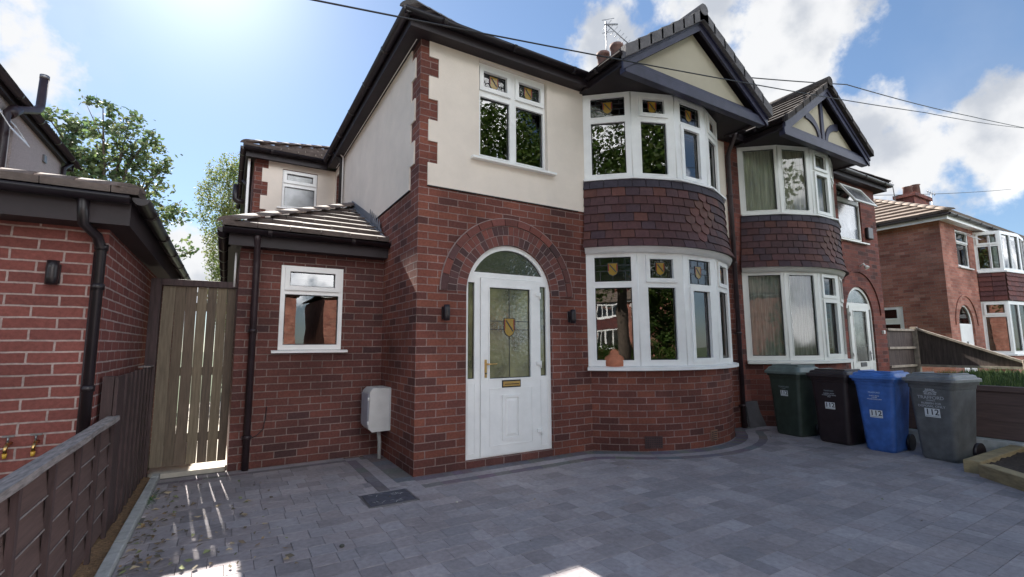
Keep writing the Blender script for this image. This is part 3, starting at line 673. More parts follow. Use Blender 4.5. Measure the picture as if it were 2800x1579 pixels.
# ================================================================== HOUSE 1 (brick, cream render, extension)
def fascia_box(parent, x0, x1, y0, y1, z0, z1, m, name='fascia'):
    mb = MB(); mb.box(x0, x1, y0, y1, z0, z1); return mb.build(name, m, parent)
def flat(parent, pts, m, name):
    mb = MB(); mb.face(pts); return mb.build(name, m, parent)
EV = 4.93; PIT = .70; OV = .20
def gable(house, xc, half, roofm, trim, renderm, braces=False, seed=1, flush=False):
    xL, xR, yv = xc-half, xc+half, -.89; ze, sl = 4.885, .69; za = ze+sl*half
    mb = MB()
    for sgn, xe in ((-1, xL), (1, xR)):
        slope(mb, [(xe, -.93, ze), (xe, .5, ze), (xc, 1.6, za), (xc, -.93, za)], seed=seed, course=.27, step=.03)
    # verge units
    vm = MB(); n = int(half*sqrt(1+sl*sl)/.255); dl = half/n
    for sgn, xe in ((1, xL), (-1, xR)):
        for i in range(n+1):
            a = i*dl-.02; b = min((i+1)*dl+.01, half+.04)
            if i == n: a, b = half-.09, half+.02
            lift = .022
            q = [(a, -.115 if not braces else -.06, 0), (b, -.115 if not braces else -.06, 0), (b, .022, 0), (a, .022+lift, 0)]
            X = lambda a: xe+sgn*a; Z = lambda a, o: ze+sl*a+o+(lift*(b-a0)/(b-a0) if False else 0)
            a0 = a
            c = [(X(q[0][0]), Z(q[0][0], q[0][1]+.0)), (X(q[1][0]), Z(q[1][0], q[1][1]-.012)), (X(q[2][0]), Z(q[2][0], q[2][1])), (X(q[3][0]), Z(q[3][0], q[3][1]))]
            vm.slab(lambda x, z, d: Vector((x, -.90-d, z)), c, (), -.02 if not braces else 0, .062)
    vm.tube([(xc, -.97, za+.02), (xc, 1.3, za+.02)], .085, 10)
    rf = mb.build('gable_roof', roofm, house); vm.build('verge_tile', roofm, rf)
    # bargeboards
    for sgn, xe in ((1, xL), (-1, xR)):
        bm_ = MB(); hb = .175
        c = [(xe, ze-.07-hb), (xc, za-.07-hb), (xc, za-.075), (xe, ze-.075)]
        bm_.slab(lambda x, z, d: Vector((x, -.86-d, z)), c, (), 0, .03)
        c = [(xe, ze-.07-hb*.45), (xc, za-.07-hb*.45), (xc, za-.075), (xe, ze-.075)]
        bm_.slab(lambda x, z, d: Vector((x, -.89-d, z)), c, (), .001, .018)
        bm_.build('bargeboard', trim, house)
        # underside of the overhanging slope
        sm = MB(); sm.face([(xe, -.86, ze-.09), (xc, -.86, za-.09), (xc, -.2, za-.09), (xe, -.2, ze-.09)]); sm.build('verge_soffit', SOFFIT, house)
    w = half-.16
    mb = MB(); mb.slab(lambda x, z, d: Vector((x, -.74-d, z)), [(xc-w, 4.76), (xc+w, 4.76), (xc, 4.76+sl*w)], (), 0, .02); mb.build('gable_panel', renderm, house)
    mb = MB(); mb.box(xc-w-.10, xc+w+.12, -.865, -.765, 4.640, 4.775); mb.box(xc-w+.02, xc+w-.0, -.83, -.765, 4.776, 4.835)
    mb.box(xc-w+.05, xc+w-.05, -.79, -.765, 4.836, 4.885)
    mb.build('gable_beam', trim, house, bevel=.006)
    if braces:
        P = lambda x, z, d: Vector((x, -.761-d, z)); zb = 4.88; ap = 4.76+sl*w
        for k in (0, 1, 2):
            bm_ = MB()
            if k == 0: bm_.slab(P, [(xc-.045, zb), (xc+.045, zb), (xc+.045, ap-.03), (xc, ap), (xc-.045, ap-.03)], (), 0, .03)
            else:
                sg = -1 if k == 1 else 1; a = []; b = []
                for i in range(13):
                    t = i/12*pi/2*.95; R1, R2 = .50, .42
                    a.append((xc+sg*(.08+R1*(1-cos(t))), zb+R1*.82*sin(t))); b.append((xc+sg*(.08+.075+R2*(1-cos(t))), zb+R2*.66*sin(t)))
                bm_.slab(P, a+b[::-1], (), 0, .026)
            bm_.build('timber_brace', trim, house)
    # soffit and eave sides
    mb = MB(); mb.box(xL+.03, xR-.03, -.765, .0, 4.745, 4.765); mb.build('gable_soffit', SOFFIT, house)
    for sgn, xe in ((1, xL), (-1, xR)):
        x0, x1 = sorted((xe+sgn*.03, xe+sgn*.06)); fascia_box(house, x0, x1, -.86, -.18, 4.72, 4.89, SOFFIT)
        gutter(house, (xe-sgn*.02, -.9, 4.86), (xe-sgn*.02, -.24, 4.86), .05)
    return xL, xR

H1 = thing('semi_detached_house', 'brick and cream render house with arched white door and dark gable over its bay', 'house', (2.7, 0, 0))
arch = [(.582, .083), (1.752, .083)]+[(1.167+.585*cos(t), 1.93+.585*sin(t)) for t in [pi*i/28 for i in range(29)]]
FP = lambda a, b, d: FRONT.p(a, b, d)
mb = MB()
mb.slab(FP, rect(.004, 5.44, -.05, 4.78), [arch, rect(2.42, 5.10, 1.0, 2.56), rect(2.42, 5.02, 3.5, 4.72), rect(.715, 1.73, 3.50, 4.768)], -.22, 0)
SP = lambda y, z, d: Vector((-d, y, z))
mb.slab(SP, rect(0.0005, 8.2, -.05, 4.78), [rect(4.38, 4.72, 3.72, 4.62)], -.1, 0)
mb.box(0.05, 5.44, 8.19, 8.2, 0, 4.78)
mb.build('brick_wall', BR, H1)
# render with toothed quoins
rf_ = [(.098, 3.083), (2.315, 3.083), (2.315, 4.775), (.098, 4.775), (.098, 4.59), (.212, 4.59), (.212, 4.355), (.098, 4.355), (.098, 4.085), (.208, 4.085), (.208, 3.84), (.098, 3.84), (.098, 3.592), (.21, 3.592), (.21, 3.34), (.098, 3.34)]
mb = MB(); mb.slab(FP, rf_, [rect(.727, 1.716, 3.505, 4.751)], -.034, .016)
mb.build('render_coat', RENDER, H1)
mb = MB(); mb.slab(FP, rect(5.16, 5.40, 3.083, 4.745), (), .0005, .016); mb.build('render_strip', RENDER, H1); mb = MB()
rs = [(.264, 4.775), (.264, 4.62), (.133, 4.62), (.133, 4.375), (.262, 4.375), (.262, 4.125), (.133, 4.125), (.133, 3.86), (.26, 3.86), (.26, 3.62), (.132, 3.62), (.132, 3.35), (.27, 3.35), (.27, 3.083), (1.987, 3.083), (3.17, 3.62), (4.86, 3.62), (4.86, 4.775)]
mb.slab(SP, rs, [rect(4.36, 4.74, 3.70, 4.64)], .0005, .016)
mb.build('render_coat', RENDER, H1)
# thin black stop bead under the render
mb = MB(); mb.slab(FP, rect(.098, 2.2, 3.072, 3.0825), (), .0005, .018); mb.slab(SP, rect(.27, 1.987, 3.072, 3.0825), (), .0005, .018); mb.build('render_bead', GASKET, H1)
# upper front window
lights(H1, Basis((0, .035), t=(1, 0)), (.728, 1.715, 3.528, 4.75), [(.765, 1.175, 3.585, 4.318, 'f'), (1.268, 1.678, 3.585, 4.318, 'f'), (.805, 1.135, 4.448, 4.648, 'lo'), (1.308, 1.638, 4.448, 4.648, 'lo')])
sill(H1, [(.62, -.016), (1.81, -.016)], 3.485, .034, .07, .05)
# doorway arch
m_ = 1.167
a1 = voussoirs(H1, m_, 1.93, .588, .70, 27, .004, None, 2); a2 = voussoirs(H1, m_, 1.93, .708, .812, 33, .006, None, 3); a3 = voussoirs(H1, m_, 1.93, .820, .900, 15, .020, None, 4, long=True)
for q in (a2, a3):
    b = len(a1.v); a1.v += q.v; a1.f += [[i+b for i in f] for f in q.f]; a1.uv += q.uv; a1.mi += q.mi; a1.col += q.col; a1.sm += q.sm
VOUS = mat('arch_brick', (1, 1, 1), .85, noise=.25, nscale=40, bump=.003, bscale=60, tone=True)
MORT = mat('arch_mortar', (.27, .21, .20), .95, noise=.3, nscale=12)
a1.build('brick_arch', VOUS, H1)
mb = MB(); N_ = 40
for r0, r1, d in ((.585, .905, .0025), (.898, .910, .016)):
    o_ = [(m_+r1*cos(pi*i/N_), 1.93+r1*sin(pi*i/N_)) for i in range(N_+1)]; i_ = [(m_+r0*cos(pi*i/N_), 1.93+r0*sin(pi*i/N_)) for i in range(N_, -1, -1)]
    mb.slab(FP, o_+i_, (), -.01, d)
mb.build('arch_mortar', MORT, H1)
front_door(H1, .584, .085)
mb = MB(); mb.box(.60, 1.735, -.005, .2, -.02, .082); mb.build('door_step', BRX, H1)
bay(H1, 2.32, 5.20, 5.12, 'FOSOF', 'FOSOF', UPVC)
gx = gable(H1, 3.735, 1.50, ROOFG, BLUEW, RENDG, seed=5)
# air bricks in the bay plinth
Pq = arcpts(.68, 10, 2.33, 5.19, -.03)
B1 = Basis(Pq[2], Pq[3])
mb = MB(); mb.slab(lambda a, b, d: B1.p(a, b, d), rect(.02, .25, .035, .185), (), -.01, .012, 0)
for i in range(9):
    for j in range(5): mb.slab(lambda a, b, d: B1.p(a, b, d), rect(.035+i*.0235, .047+i*.0235, .05+j*.026, .063+j*.026), (), .0125, .0135, 1)
mb.build('air_brick', [mat('air_brick_clay', (.075, .04, .04), .9, noise=.3), GASKET], H1)
B2 = Basis(Pq[5], Pq[6]); mb = MB(); mb.slab(lambda a, b, d: B2.p(a, b, d), rect(.05, .20, .06, .20), (), -.01, .014, 0)
for j in range(5): mb.slab(lambda a, b, d: B2.p(a, b, d), rect(.065, .185, .072+j*.025, .082+j*.025), (), .0145, .016, 1)
mb.build('air_brick', [mat('air_brick_buff', (.22, .12, .08), .9, noise=.3), GASKET], H1)

# main roof
def main_roof(house, xa, xb, hipx, ridge_to, m, seed, yb=8.2):
    """hip end at xa (left) or xb (right); shared ridge"""
    zr = EV+PIT*(4.0+OV); mb = MB()
    if hipx < ridge_to:   # left house
        e = xa-OV; A = (e, -OV, EV); D = (e, yb+OV, EV); Rg = (e+4.2, 4.0, zr); K = (xb, 4.0, zr)
        slope(mb, [A, (xb, -OV, EV), K, Rg], seed=seed); slope(mb, [D, A, Rg], seed=seed+1); slope(mb, [(xb, yb+OV, EV), D, Rg, K], seed=seed+2)
        hipcaps(mb, (e-.02, -OV-.02, EV+.03), (Rg[0], Rg[1], Rg[2]+.02)); hipcaps(mb, Rg, K)
    else:
        e = xb+OV; A = (e, -OV, EV); D = (e, yb+OV, EV); Rg = (e-4.2, 4.0, zr); K = (xa, 4.0, zr)
        slope(mb, [(xa, -OV, EV), A, Rg, K], seed=seed); slope(mb, [A, D, Rg], seed=seed+1); slope(mb, [D, (xa, yb+OV, EV), K, Rg], seed=seed+2)
        hipcaps(mb, (e+.02, -OV-.02, EV+.03), (Rg[0], Rg[1], Rg[2]+.02)); hipcaps(mb, K, Rg)
    return mb.build('roof', m, house)
R1 = main_roof(H1, 0, 5.45, 0, 1, ROOFG, 11, yb=8.0)
# boxed eaves
mb = MB()
mb.box(-.165, 2.26, -.165, .016, 4.778, 4.79); mb.box(-.165, .016, .016, 4.66, 4.778, 4.79)
mb.box(-.185, 2.26, -.185, -.165, 4.765, 4.925); mb.box(-.185, -.165, -.165, 4.66, 4.765, 4.925)
mb.build('eaves_board', SOFFIT, H1)
mb = MB(); mb.box(5.2, 5.45, -.165, .0, 4.778, 4.79); mb.box(5.2, 5.45, -.185, -.165, 4.765, 4.925); mb.build('eaves_board', SOFFIT, H1)
mb = MB(); mb.box(-.045, -.035, .03, 4.6, 4.7755, 4.7775); mb.build('soffit_strip', UPVC, H1)
gutter(H1, (-.27, -.24, 4.90), (2.2, -.24, 4.90)); gutter(H1, (-.24, 4.62, 4.90), (-.24, -.27, 4.90)); gutter(H1, (5.28, -.24, 4.90), (5.6, -.24, 4.90))
# chimney on the party wall
mb = MB(); mb.box(5.08, 5.46, 2.2, 2.88, 5.9, 7.30); mb.box(5.06, 5.48, 2.18, 2.90, 7.301, 7.36)
ch = mb.build('chimney', BR, H1)
for cx_, cy_ in ((5.24, 2.72), (5.29, 2.34)):
    mb = MB(); mb.tube([(cx_, cy_, 7.36), (cx_, cy_, 7.40), (cx_, cy_, 7.76), (cx_, cy_, 7.77), (cx_, cy_, 7.84)], [.15, .13, .125, .15, .15], 16); mb.build('chimney_pot', TERRAD, ch)
# party downpipe and side downpipe
downpipe(H1, 5.43, -.06, 0.0, 4.55, .036, PIPEB, elbow=(5.43, -.22, 4.85))
mb = MB(); mb.tube([(-.07, 3.98, 3.45), (-.07, 3.98, 4.72), (-.20, 3.98, 4.84)], .034, 10); mb.tube([(-.055, 3.90, 3.42), (-.055, 3.90, 4.74), (-.12, 3.9, 4.80), (-.2, 3.9, 4.9)], .012, 8, 1)
mb.build('downpipe', [PLASTB, UPVC], H1)
lights(H1, Basis((.04, 4.72), t=(0, -1)), (0, .34, 3.72, 4.62), [(.05, .29, 3.77, 4.57, 'f')])
# ---- rear two-storey block
mb = MB(); mb.slab(lambda x, z, d: Vector((x, 4.85-d, z)), rect(-1.426, 0, 2.5, 4.78), [rect(-.955, -.345, 3.92, 4.66)], -.1, 0)
mb.slab(lambda y, z, d: Vector((-1.43-d, y, z)), rect(4.8505, 9.2, 2.5, 4.78), (), -.1, 0); mb.build('rear_wall', BR, H1)
rr = [(-1.20, 4.775), (-1.20, 4.62), (-1.30, 4.62), (-1.30, 4.36), (-1.20, 4.36), (-1.20, 4.10), (-1.31, 4.10), (-1.31, 3.84), (-1.21, 3.84), (-1.21, 3.5), (-.016, 3.5), (-.016, 4.775)]
mb = MB(); mb.slab(lambda x, z, d: Vector((x, 4.85-d, z)), rr[::-1], [rect(-.96, -.34, 3.915, 4.665)], .0005, .016); mb.build('rear_render', RENDER, H1)
lights(H1, Basis((0, 4.86), t=(1, 0)), (-.955, -.345, 3.92, 4.655), [(-.915, -.385, 3.965, 4.335, 'x'), (-.88, -.42, 4.455, 4.59, 'ox')])
sill(H1, [(-1.03, 4.835), (-.27, 4.835)], 3.885, .03, .06)
mb = MB(); mb.slab(lambda x, z, d: Vector((x, 4.70-d, z)), rect(-1.56, -.2, 4.74, 4.92), (), 0, .02); mb.box(-1.56, -.2, 4.70, 4.85, 4.776, 4.79)
mb.slab(lambda y, z, d: Vector((-1.56-d, y, z)), rect(4.68, 9.2, 4.74, 4.92), (), 0, .02); mb.box(-1.56, -1.43, 4.85, 9.2, 4.776, 4.79)
mb.build('rear_eaves', SOFFIT, H1)
gutter(H1, (-1.62, 4.62, 4.89), (-.24, 4.62, 4.89)); gutter(H1, (-1.62, 9.0, 4.89), (-1.62, 4.62, 4.89))
mb = MB(); slope(mb, [(-1.62, 4.64, 4.94), (.3, 4.64, 4.94), (.3, 6.56, 5.92)], seed=21, step=.035); slope(mb, [(-1.62, 9.2, 4.94), (-1.62, 4.64, 4.94), (.3, 6.56, 5.92), (.3, 9.2, 5.92)], seed=22)
mb.face([(.3, 6.56, 5.92), (.3, 9.2, 5.92), (2.2, 9.2, 4.9), (2.2, 4.7, 4.9)])
hipcaps(mb, (-1.60, 4.66, 4.98), (.3, 6.56, 5.95), .11); mb.build('rear_roof', ROOFT, H1)
mb = MB(); mb.box(-1.54, -1.50, 4.86, 4.90, 3.6, 4.76, 0); mb.tube([(-1.53, 5.0, 3.7), (-1.53, 5.0, 4.3), (-1.60, 5.0, 4.38)], .03, 8, 1)
mb.tube([(-1.49, 5.1, 2.9), (-1.49, 5.1, 4.8)], .034, 8, 1); mb.build('service_pipe', [UPVC, PLASTB], H1)
mb = MB(); mb.tube([(-1.45, 5.3, 4.05), (-1.66, 5.3, 4.05), (-1.70, 5.3, 4.09), (-1.70, 5.3, 4.36)], .055, 12); mb.build('boiler_flue', PLASTB, H1)
# ---- single-storey extension
mb = MB(); mb.slab(lambda x, z, d: Vector((x, 1.27-d, z)), rect(-1.616, 0, -.05, 2.50), [rect(-1.195, -.497, 1.283, 2.277)], -.1, 0)
mb.slab(lambda y, z, d: Vector((-1.62-d, y, z)), rect(1.2705, 9.2, -.05, 2.50), (), -.1, 0); mb.build('extension_wall', BRX, H1)
lights(H1, Basis((0, 1.275), t=(1, 0)), (-1.193, -.499, 1.287, 2.274), [(-1.145, -.548, 1.345, 1.935, 'f'), (-1.10, -.595, 2.035, 2.205, 'o')])
sill(H1, [(-1.262, 1.27), (-.428, 1.27)], 1.252, .032, .06, .03)
mb = MB(); mb.box(-1.74, -.0, 1.09, 1.115, 2.43, 2.61); mb.box(-1.74, -.0, 1.115, 1.27, 2.43, 2.445); mb.box(-1.74, -1.72, 1.115, 9.2, 2.43, 2.61); mb.box(-1.72, -1.62, 1.27, 9.2, 2.43, 2.445)
mb.build('extension_eaves', SOFFIT, H1)
gutter(H1, (-1.80, 1.03, 2.60), (-.002, 1.03, 2.60)); gutter(H1, (-1.80, 9.0, 2.60), (-1.80, 1.03, 2.60))
zx = lambda y: 2.645+.4565*(y-1.05)
mb = MB(); slope(mb, [(-1.80, 1.05, 2.645), (-.004, 1.05, 2.645), (-.004, 3.17, zx(3.17))], seed=31, course=.31, step=.045, tilew=.33)
slope(mb, [(-1.80, 9.2, 2.645), (-1.80, 1.05, 2.645), (-.004, 3.17, zx(3.17)), (-.004, 9.2, zx(3.17))], seed=32, course=.31)
hipcaps(mb, (-1.765, 1.085, 2.68), (-.03, 3.15, zx(3.17)+.03), .12, .40); mb.build('extension_roof', ROOFT, H1)
mb = MB()
mb.slab(SP, [(1.36, zx(1.36)-.02), (3.2, zx(3.2)+.0), (3.2, zx(3.2)+.12), (1.95, zx(1.95)+.15), (1.36, zx(1.36)+.07)], (), .0165, .024)
for i in range(6):
    y = 1.42+i*.10; z = zx(y)+.05; mb.slab(SP, [(y-.03, z), (y+.10, z+.04), (y+.015, z+.155+i*.006)], (), .0245, .030)
for i in range(9):   # soakers lapping the tiles
    y = 1.5+i*.19; mb.box(-.13, -.01, y, y+.16, zx(y)+.035, zx(y)+.043)
mb.slab(lambda y, z, d: Vector((-.03-d, y, z)), [(1.05, zx(1.05)+.0), (3.17, zx(3.17)+.02), (3.17, zx(3.17)+.055), (1.05, zx(1.05)+.035)], (), 0, .02)
mb.build('lead_flashing', LEAD, H1)
downpipe(H1, -1.455, 1.215, 0.0, 2.30, .034, PIPEB, elbow=(-1.47, 1.05, 2.56))
mb = MB(); mb.tube([(-1.42, 1.235, .33), (-1.36, 1.23, .36), (-1.30, 1.235, .42), (-1.28, 1.24, .55), (-1.275, 1.262, .66)], .005, 6); mb.build('cable', PLASTB, H1)
mb = MB(); mb.tube([(-1.66, 1.4, 2.0), (-1.66, 1.4, 2.4)], .012, 6); mb.build('white_pipe', UPVC, H1)

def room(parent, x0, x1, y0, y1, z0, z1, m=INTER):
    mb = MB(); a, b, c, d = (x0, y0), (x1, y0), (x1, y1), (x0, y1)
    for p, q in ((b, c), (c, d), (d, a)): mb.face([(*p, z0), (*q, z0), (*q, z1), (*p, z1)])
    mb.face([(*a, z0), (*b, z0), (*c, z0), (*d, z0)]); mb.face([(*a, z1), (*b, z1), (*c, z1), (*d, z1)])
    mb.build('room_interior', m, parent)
room(H1, 2.1, 5.40, -.0, 3.4, .55, 2.53); room(H1, .5, 1.95, .12, 2.4, 3.2, 4.76); room(H1, 2.1, 5.40, -.0, 3.4, 3.2, 4.742)
room(H1, -1.5, -.1, 1.35, 3.6, .8, 2.42); room(H1, .3, 1.95, .14, 2.4, -.02, 2.56)
wb_ = arcpts(.68, 12, 2.32, 5.2, -.09)
mb = MB(); mb.slab(lambda a, b, d: Vector((a, b, .985+d)), wb_, (), 0, .012); mb.build('window_board', UPVC, H1)

# ================================================================== HOUSE 2 (attached neighbour)
H2 = thing('semi_detached_house', 'attached neighbouring brick house with net curtains and small half-timbered gable, behind the wheelie bins', 'house', (8.2, 0, 0))
bx = 5.70; dx0 = 9.145
arch2 = [(dx0, .25), (dx0+1.168, .25)]+[(dx0+.584+.584*cos(t), 1.93+.584*sin(t)) for t in [pi*i/28 for i in range(29)]]
mb = MB(); mb.slab(FP, rect(5.4405, 10.856, -.05, 4.78), [arch2, rect(5.8, 8.48, 1.0, 2.56), rect(5.88, 8.48, 3.5, 4.72), rect(9.17, 10.17, 3.50, 4.70)], -.2, 0)
mb.slab(lambda y, z, d: Vector((10.86+d, y, z)), rect(.0005, 8.2, -.05, 4.78), (), -.1, 0); mb.box(5.45, 10.8, 8.19, 8.2, 0, 4.78)
mb.build('brick_wall', BR2, H2)
GLASS1 = GLASS; GLASS = glass('neighbour_window_glass', 1.62, (.85, .88, .86))
bay(H2, 5.70, 8.58, 8.58, 'DTOPP'[::-1] if False else 'PPDTP', 'PPDTP', UPVC2, tone_bias=.85, brick=BR2, x0u=5.78)
GLASS = GLASS1
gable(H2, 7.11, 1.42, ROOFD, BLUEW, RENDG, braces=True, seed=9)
main_roof(H2, 5.455, 10.9, 2, 1, ROOFD, 14, yb=8.0)
mb = MB(); mb.box(5.456, 5.7, -.165, 0, 4.778, 4.79); mb.box(5.456, 5.7, -.185, -.165, 4.765, 4.925); mb.build('eaves_board', SOFFIT, H2)
mb = MB(); mb.box(8.5, 11.065, -.165, .0, 4.778, 4.79); mb.box(10.861, 11.065, 0, 8, 4.778, 4.79)
mb.box(8.5, 11.085, -.185, -.165, 4.765, 4.925); mb.box(11.065, 11.085, -.165, 8, 4.765, 4.925); mb.build('eaves_board', SOFFIT, H2)
gutter(H2, (8.55, -.24, 4.90), (11.16, -.24, 4.90)); gutter(H2, (11.14, -.27, 4.90), (11.14, 8, 4.90))
front_door(H2, dx0, .25, mirror=True, style=2)
mb = MB(); rr0 = .90
for i in range(30):
    a0, a1 = pi*i/30, pi*(i+1)/30
    mb.slab(FP, [(dx0+.584+rr0*cos(a0), 1.93+rr0*sin(a0)), (dx0+.584+(rr0+.035)*cos(a0), 1.93+(rr0+.035)*sin(a0)), (dx0+.584+(rr0+.035)*cos(a1), 1.93+(rr0+.035)*sin(a1)), (dx0+.584+rr0*cos(a1), 1.93+rr0*sin(a1))], (), 0, .025)
mb.build('arch_hood', BR2, H2)
fr = lights(H2, Basis((0, .03), t=(1, 0)), (9.175, 10.165, 3.505, 4.695), [(9.225, 10.115, 3.56, 4.33, 'x'), (9.22, 10.12, 4.42, 4.65, 'f')], fm=UPVC2)
sill(H2, [(9.05, 0), (10.30, 0)], 3.462, .034, .07, .03, UPVC2)
# open top-hung sash
sm = MB(); c30, s30 = cos(RAD(32)), sin(RAD(32))
SPn = lambda a, b, d: Vector((a, -.03-(4.67-b)*s30*1.0-d*c30, 4.69-(4.67-b)*c30+0*d))
sm.slab(SPn, rect(9.19, 10.15, 4.13, 4.67), [rect(9.25, 10.09, 4.19, 4.61)], -.025, .025)
so_ = sm.build('open_sash', UPVC2, fr); pm = MB(); pm.face([SPn(9.25, 4.19, 0), SPn(10.09, 4.19, 0), SPn(10.09, 4.61, 0), SPn(9.25, 4.61, 0)])
pmo = pm.build('sash_glass', GLASSF, fr)
room(H2, 5.5, 8.6, -.0, 3.0, .6, 2.53); room(H2, 5.5, 8.6, -.0, 3.0, 3.2, 4.742); room(H2, 8.7, 10.7, .12, 2.6, 3.2, 4.76)
def curtain(parent, pts, z0, z1, m, amp=.018, wl=.075, off=.10, seed=1):
    rnd = random.Random(seed); mb = MB(); P = []
    for i in range(len(pts)-1):
        a, b = Vector((*pts[i], 0)), Vector((*pts[i+1], 0)); d = (b-a); ln = d.length; d.normalize(); nr = Vector((d.y, -d.x, 0)); k = max(3, int(ln/.014))
        for j in range(k): P.append((a+d*(ln*j/k), nr))
    s = 0; Q = []
    for i, (p, nr) in enumerate(P): Q.append(p-nr*(off+amp*sin(i*.014/wl*2*pi+sin(i*.02)*1.5)+amp*.5*sin(i*.041)))
    for i in range(len(Q)-1):
        mb.face([Q[i]+Vector((0, 0, z0)), Q[i+1]+Vector((0, 0, z0)), Q[i+1]+Vector((0, 0, z1)), Q[i]+Vector((0, 0, z1))], smooth=True)
    return mb.build('curtain', m, parent)
Au = arcpts(.68, 5, 5.78, 8.58); Al = arcpts(.68, 5, 5.70, 8.58)
curtain(H2, Au[:3]+[Au[3]], 3.55, 4.70, NET); curtain(H2, [Al[0], Al[1]], 1.08, 2.50, NETG, .02, .09, seed=2)
curtain(H2, [Al[1], Al[2]], 1.08, 2.50, NETG, .02, .11, seed=3)
o = tag(None or (lambda: (lambda mb: (mb.box(10.27, 10.50, -.075, -.002, 3.60, 3.86), mb.build('alarm_box', PLASTB, None, bevel=.02))[1])(MB()))(), 'dark alarm box on brick wall right of neighbour upper window', 'alarm box')
o = tag((lambda mb: (mb.box(10.62, 10.68, -.05, -.002, 1.52, 1.60), mb.build('door_bell', UPVC2, None, bevel=.006))[1])(MB()), 'small pale doorbell right of the neighbour arched door', 'doorbell')
mb = MB(); mb.tube([(9.85, -.02, 2.96), (9.85, -.09, 3.0), (9.85, -.12, 2.95)], .02, 8); mb.tube([(9.85, -.12, 2.95), (9.85, -.16, 2.90)], [.03, .05], 10)
tag(mb.build('security_light', UPVC2), 'small white security light above the neighbour door arch', 'light')

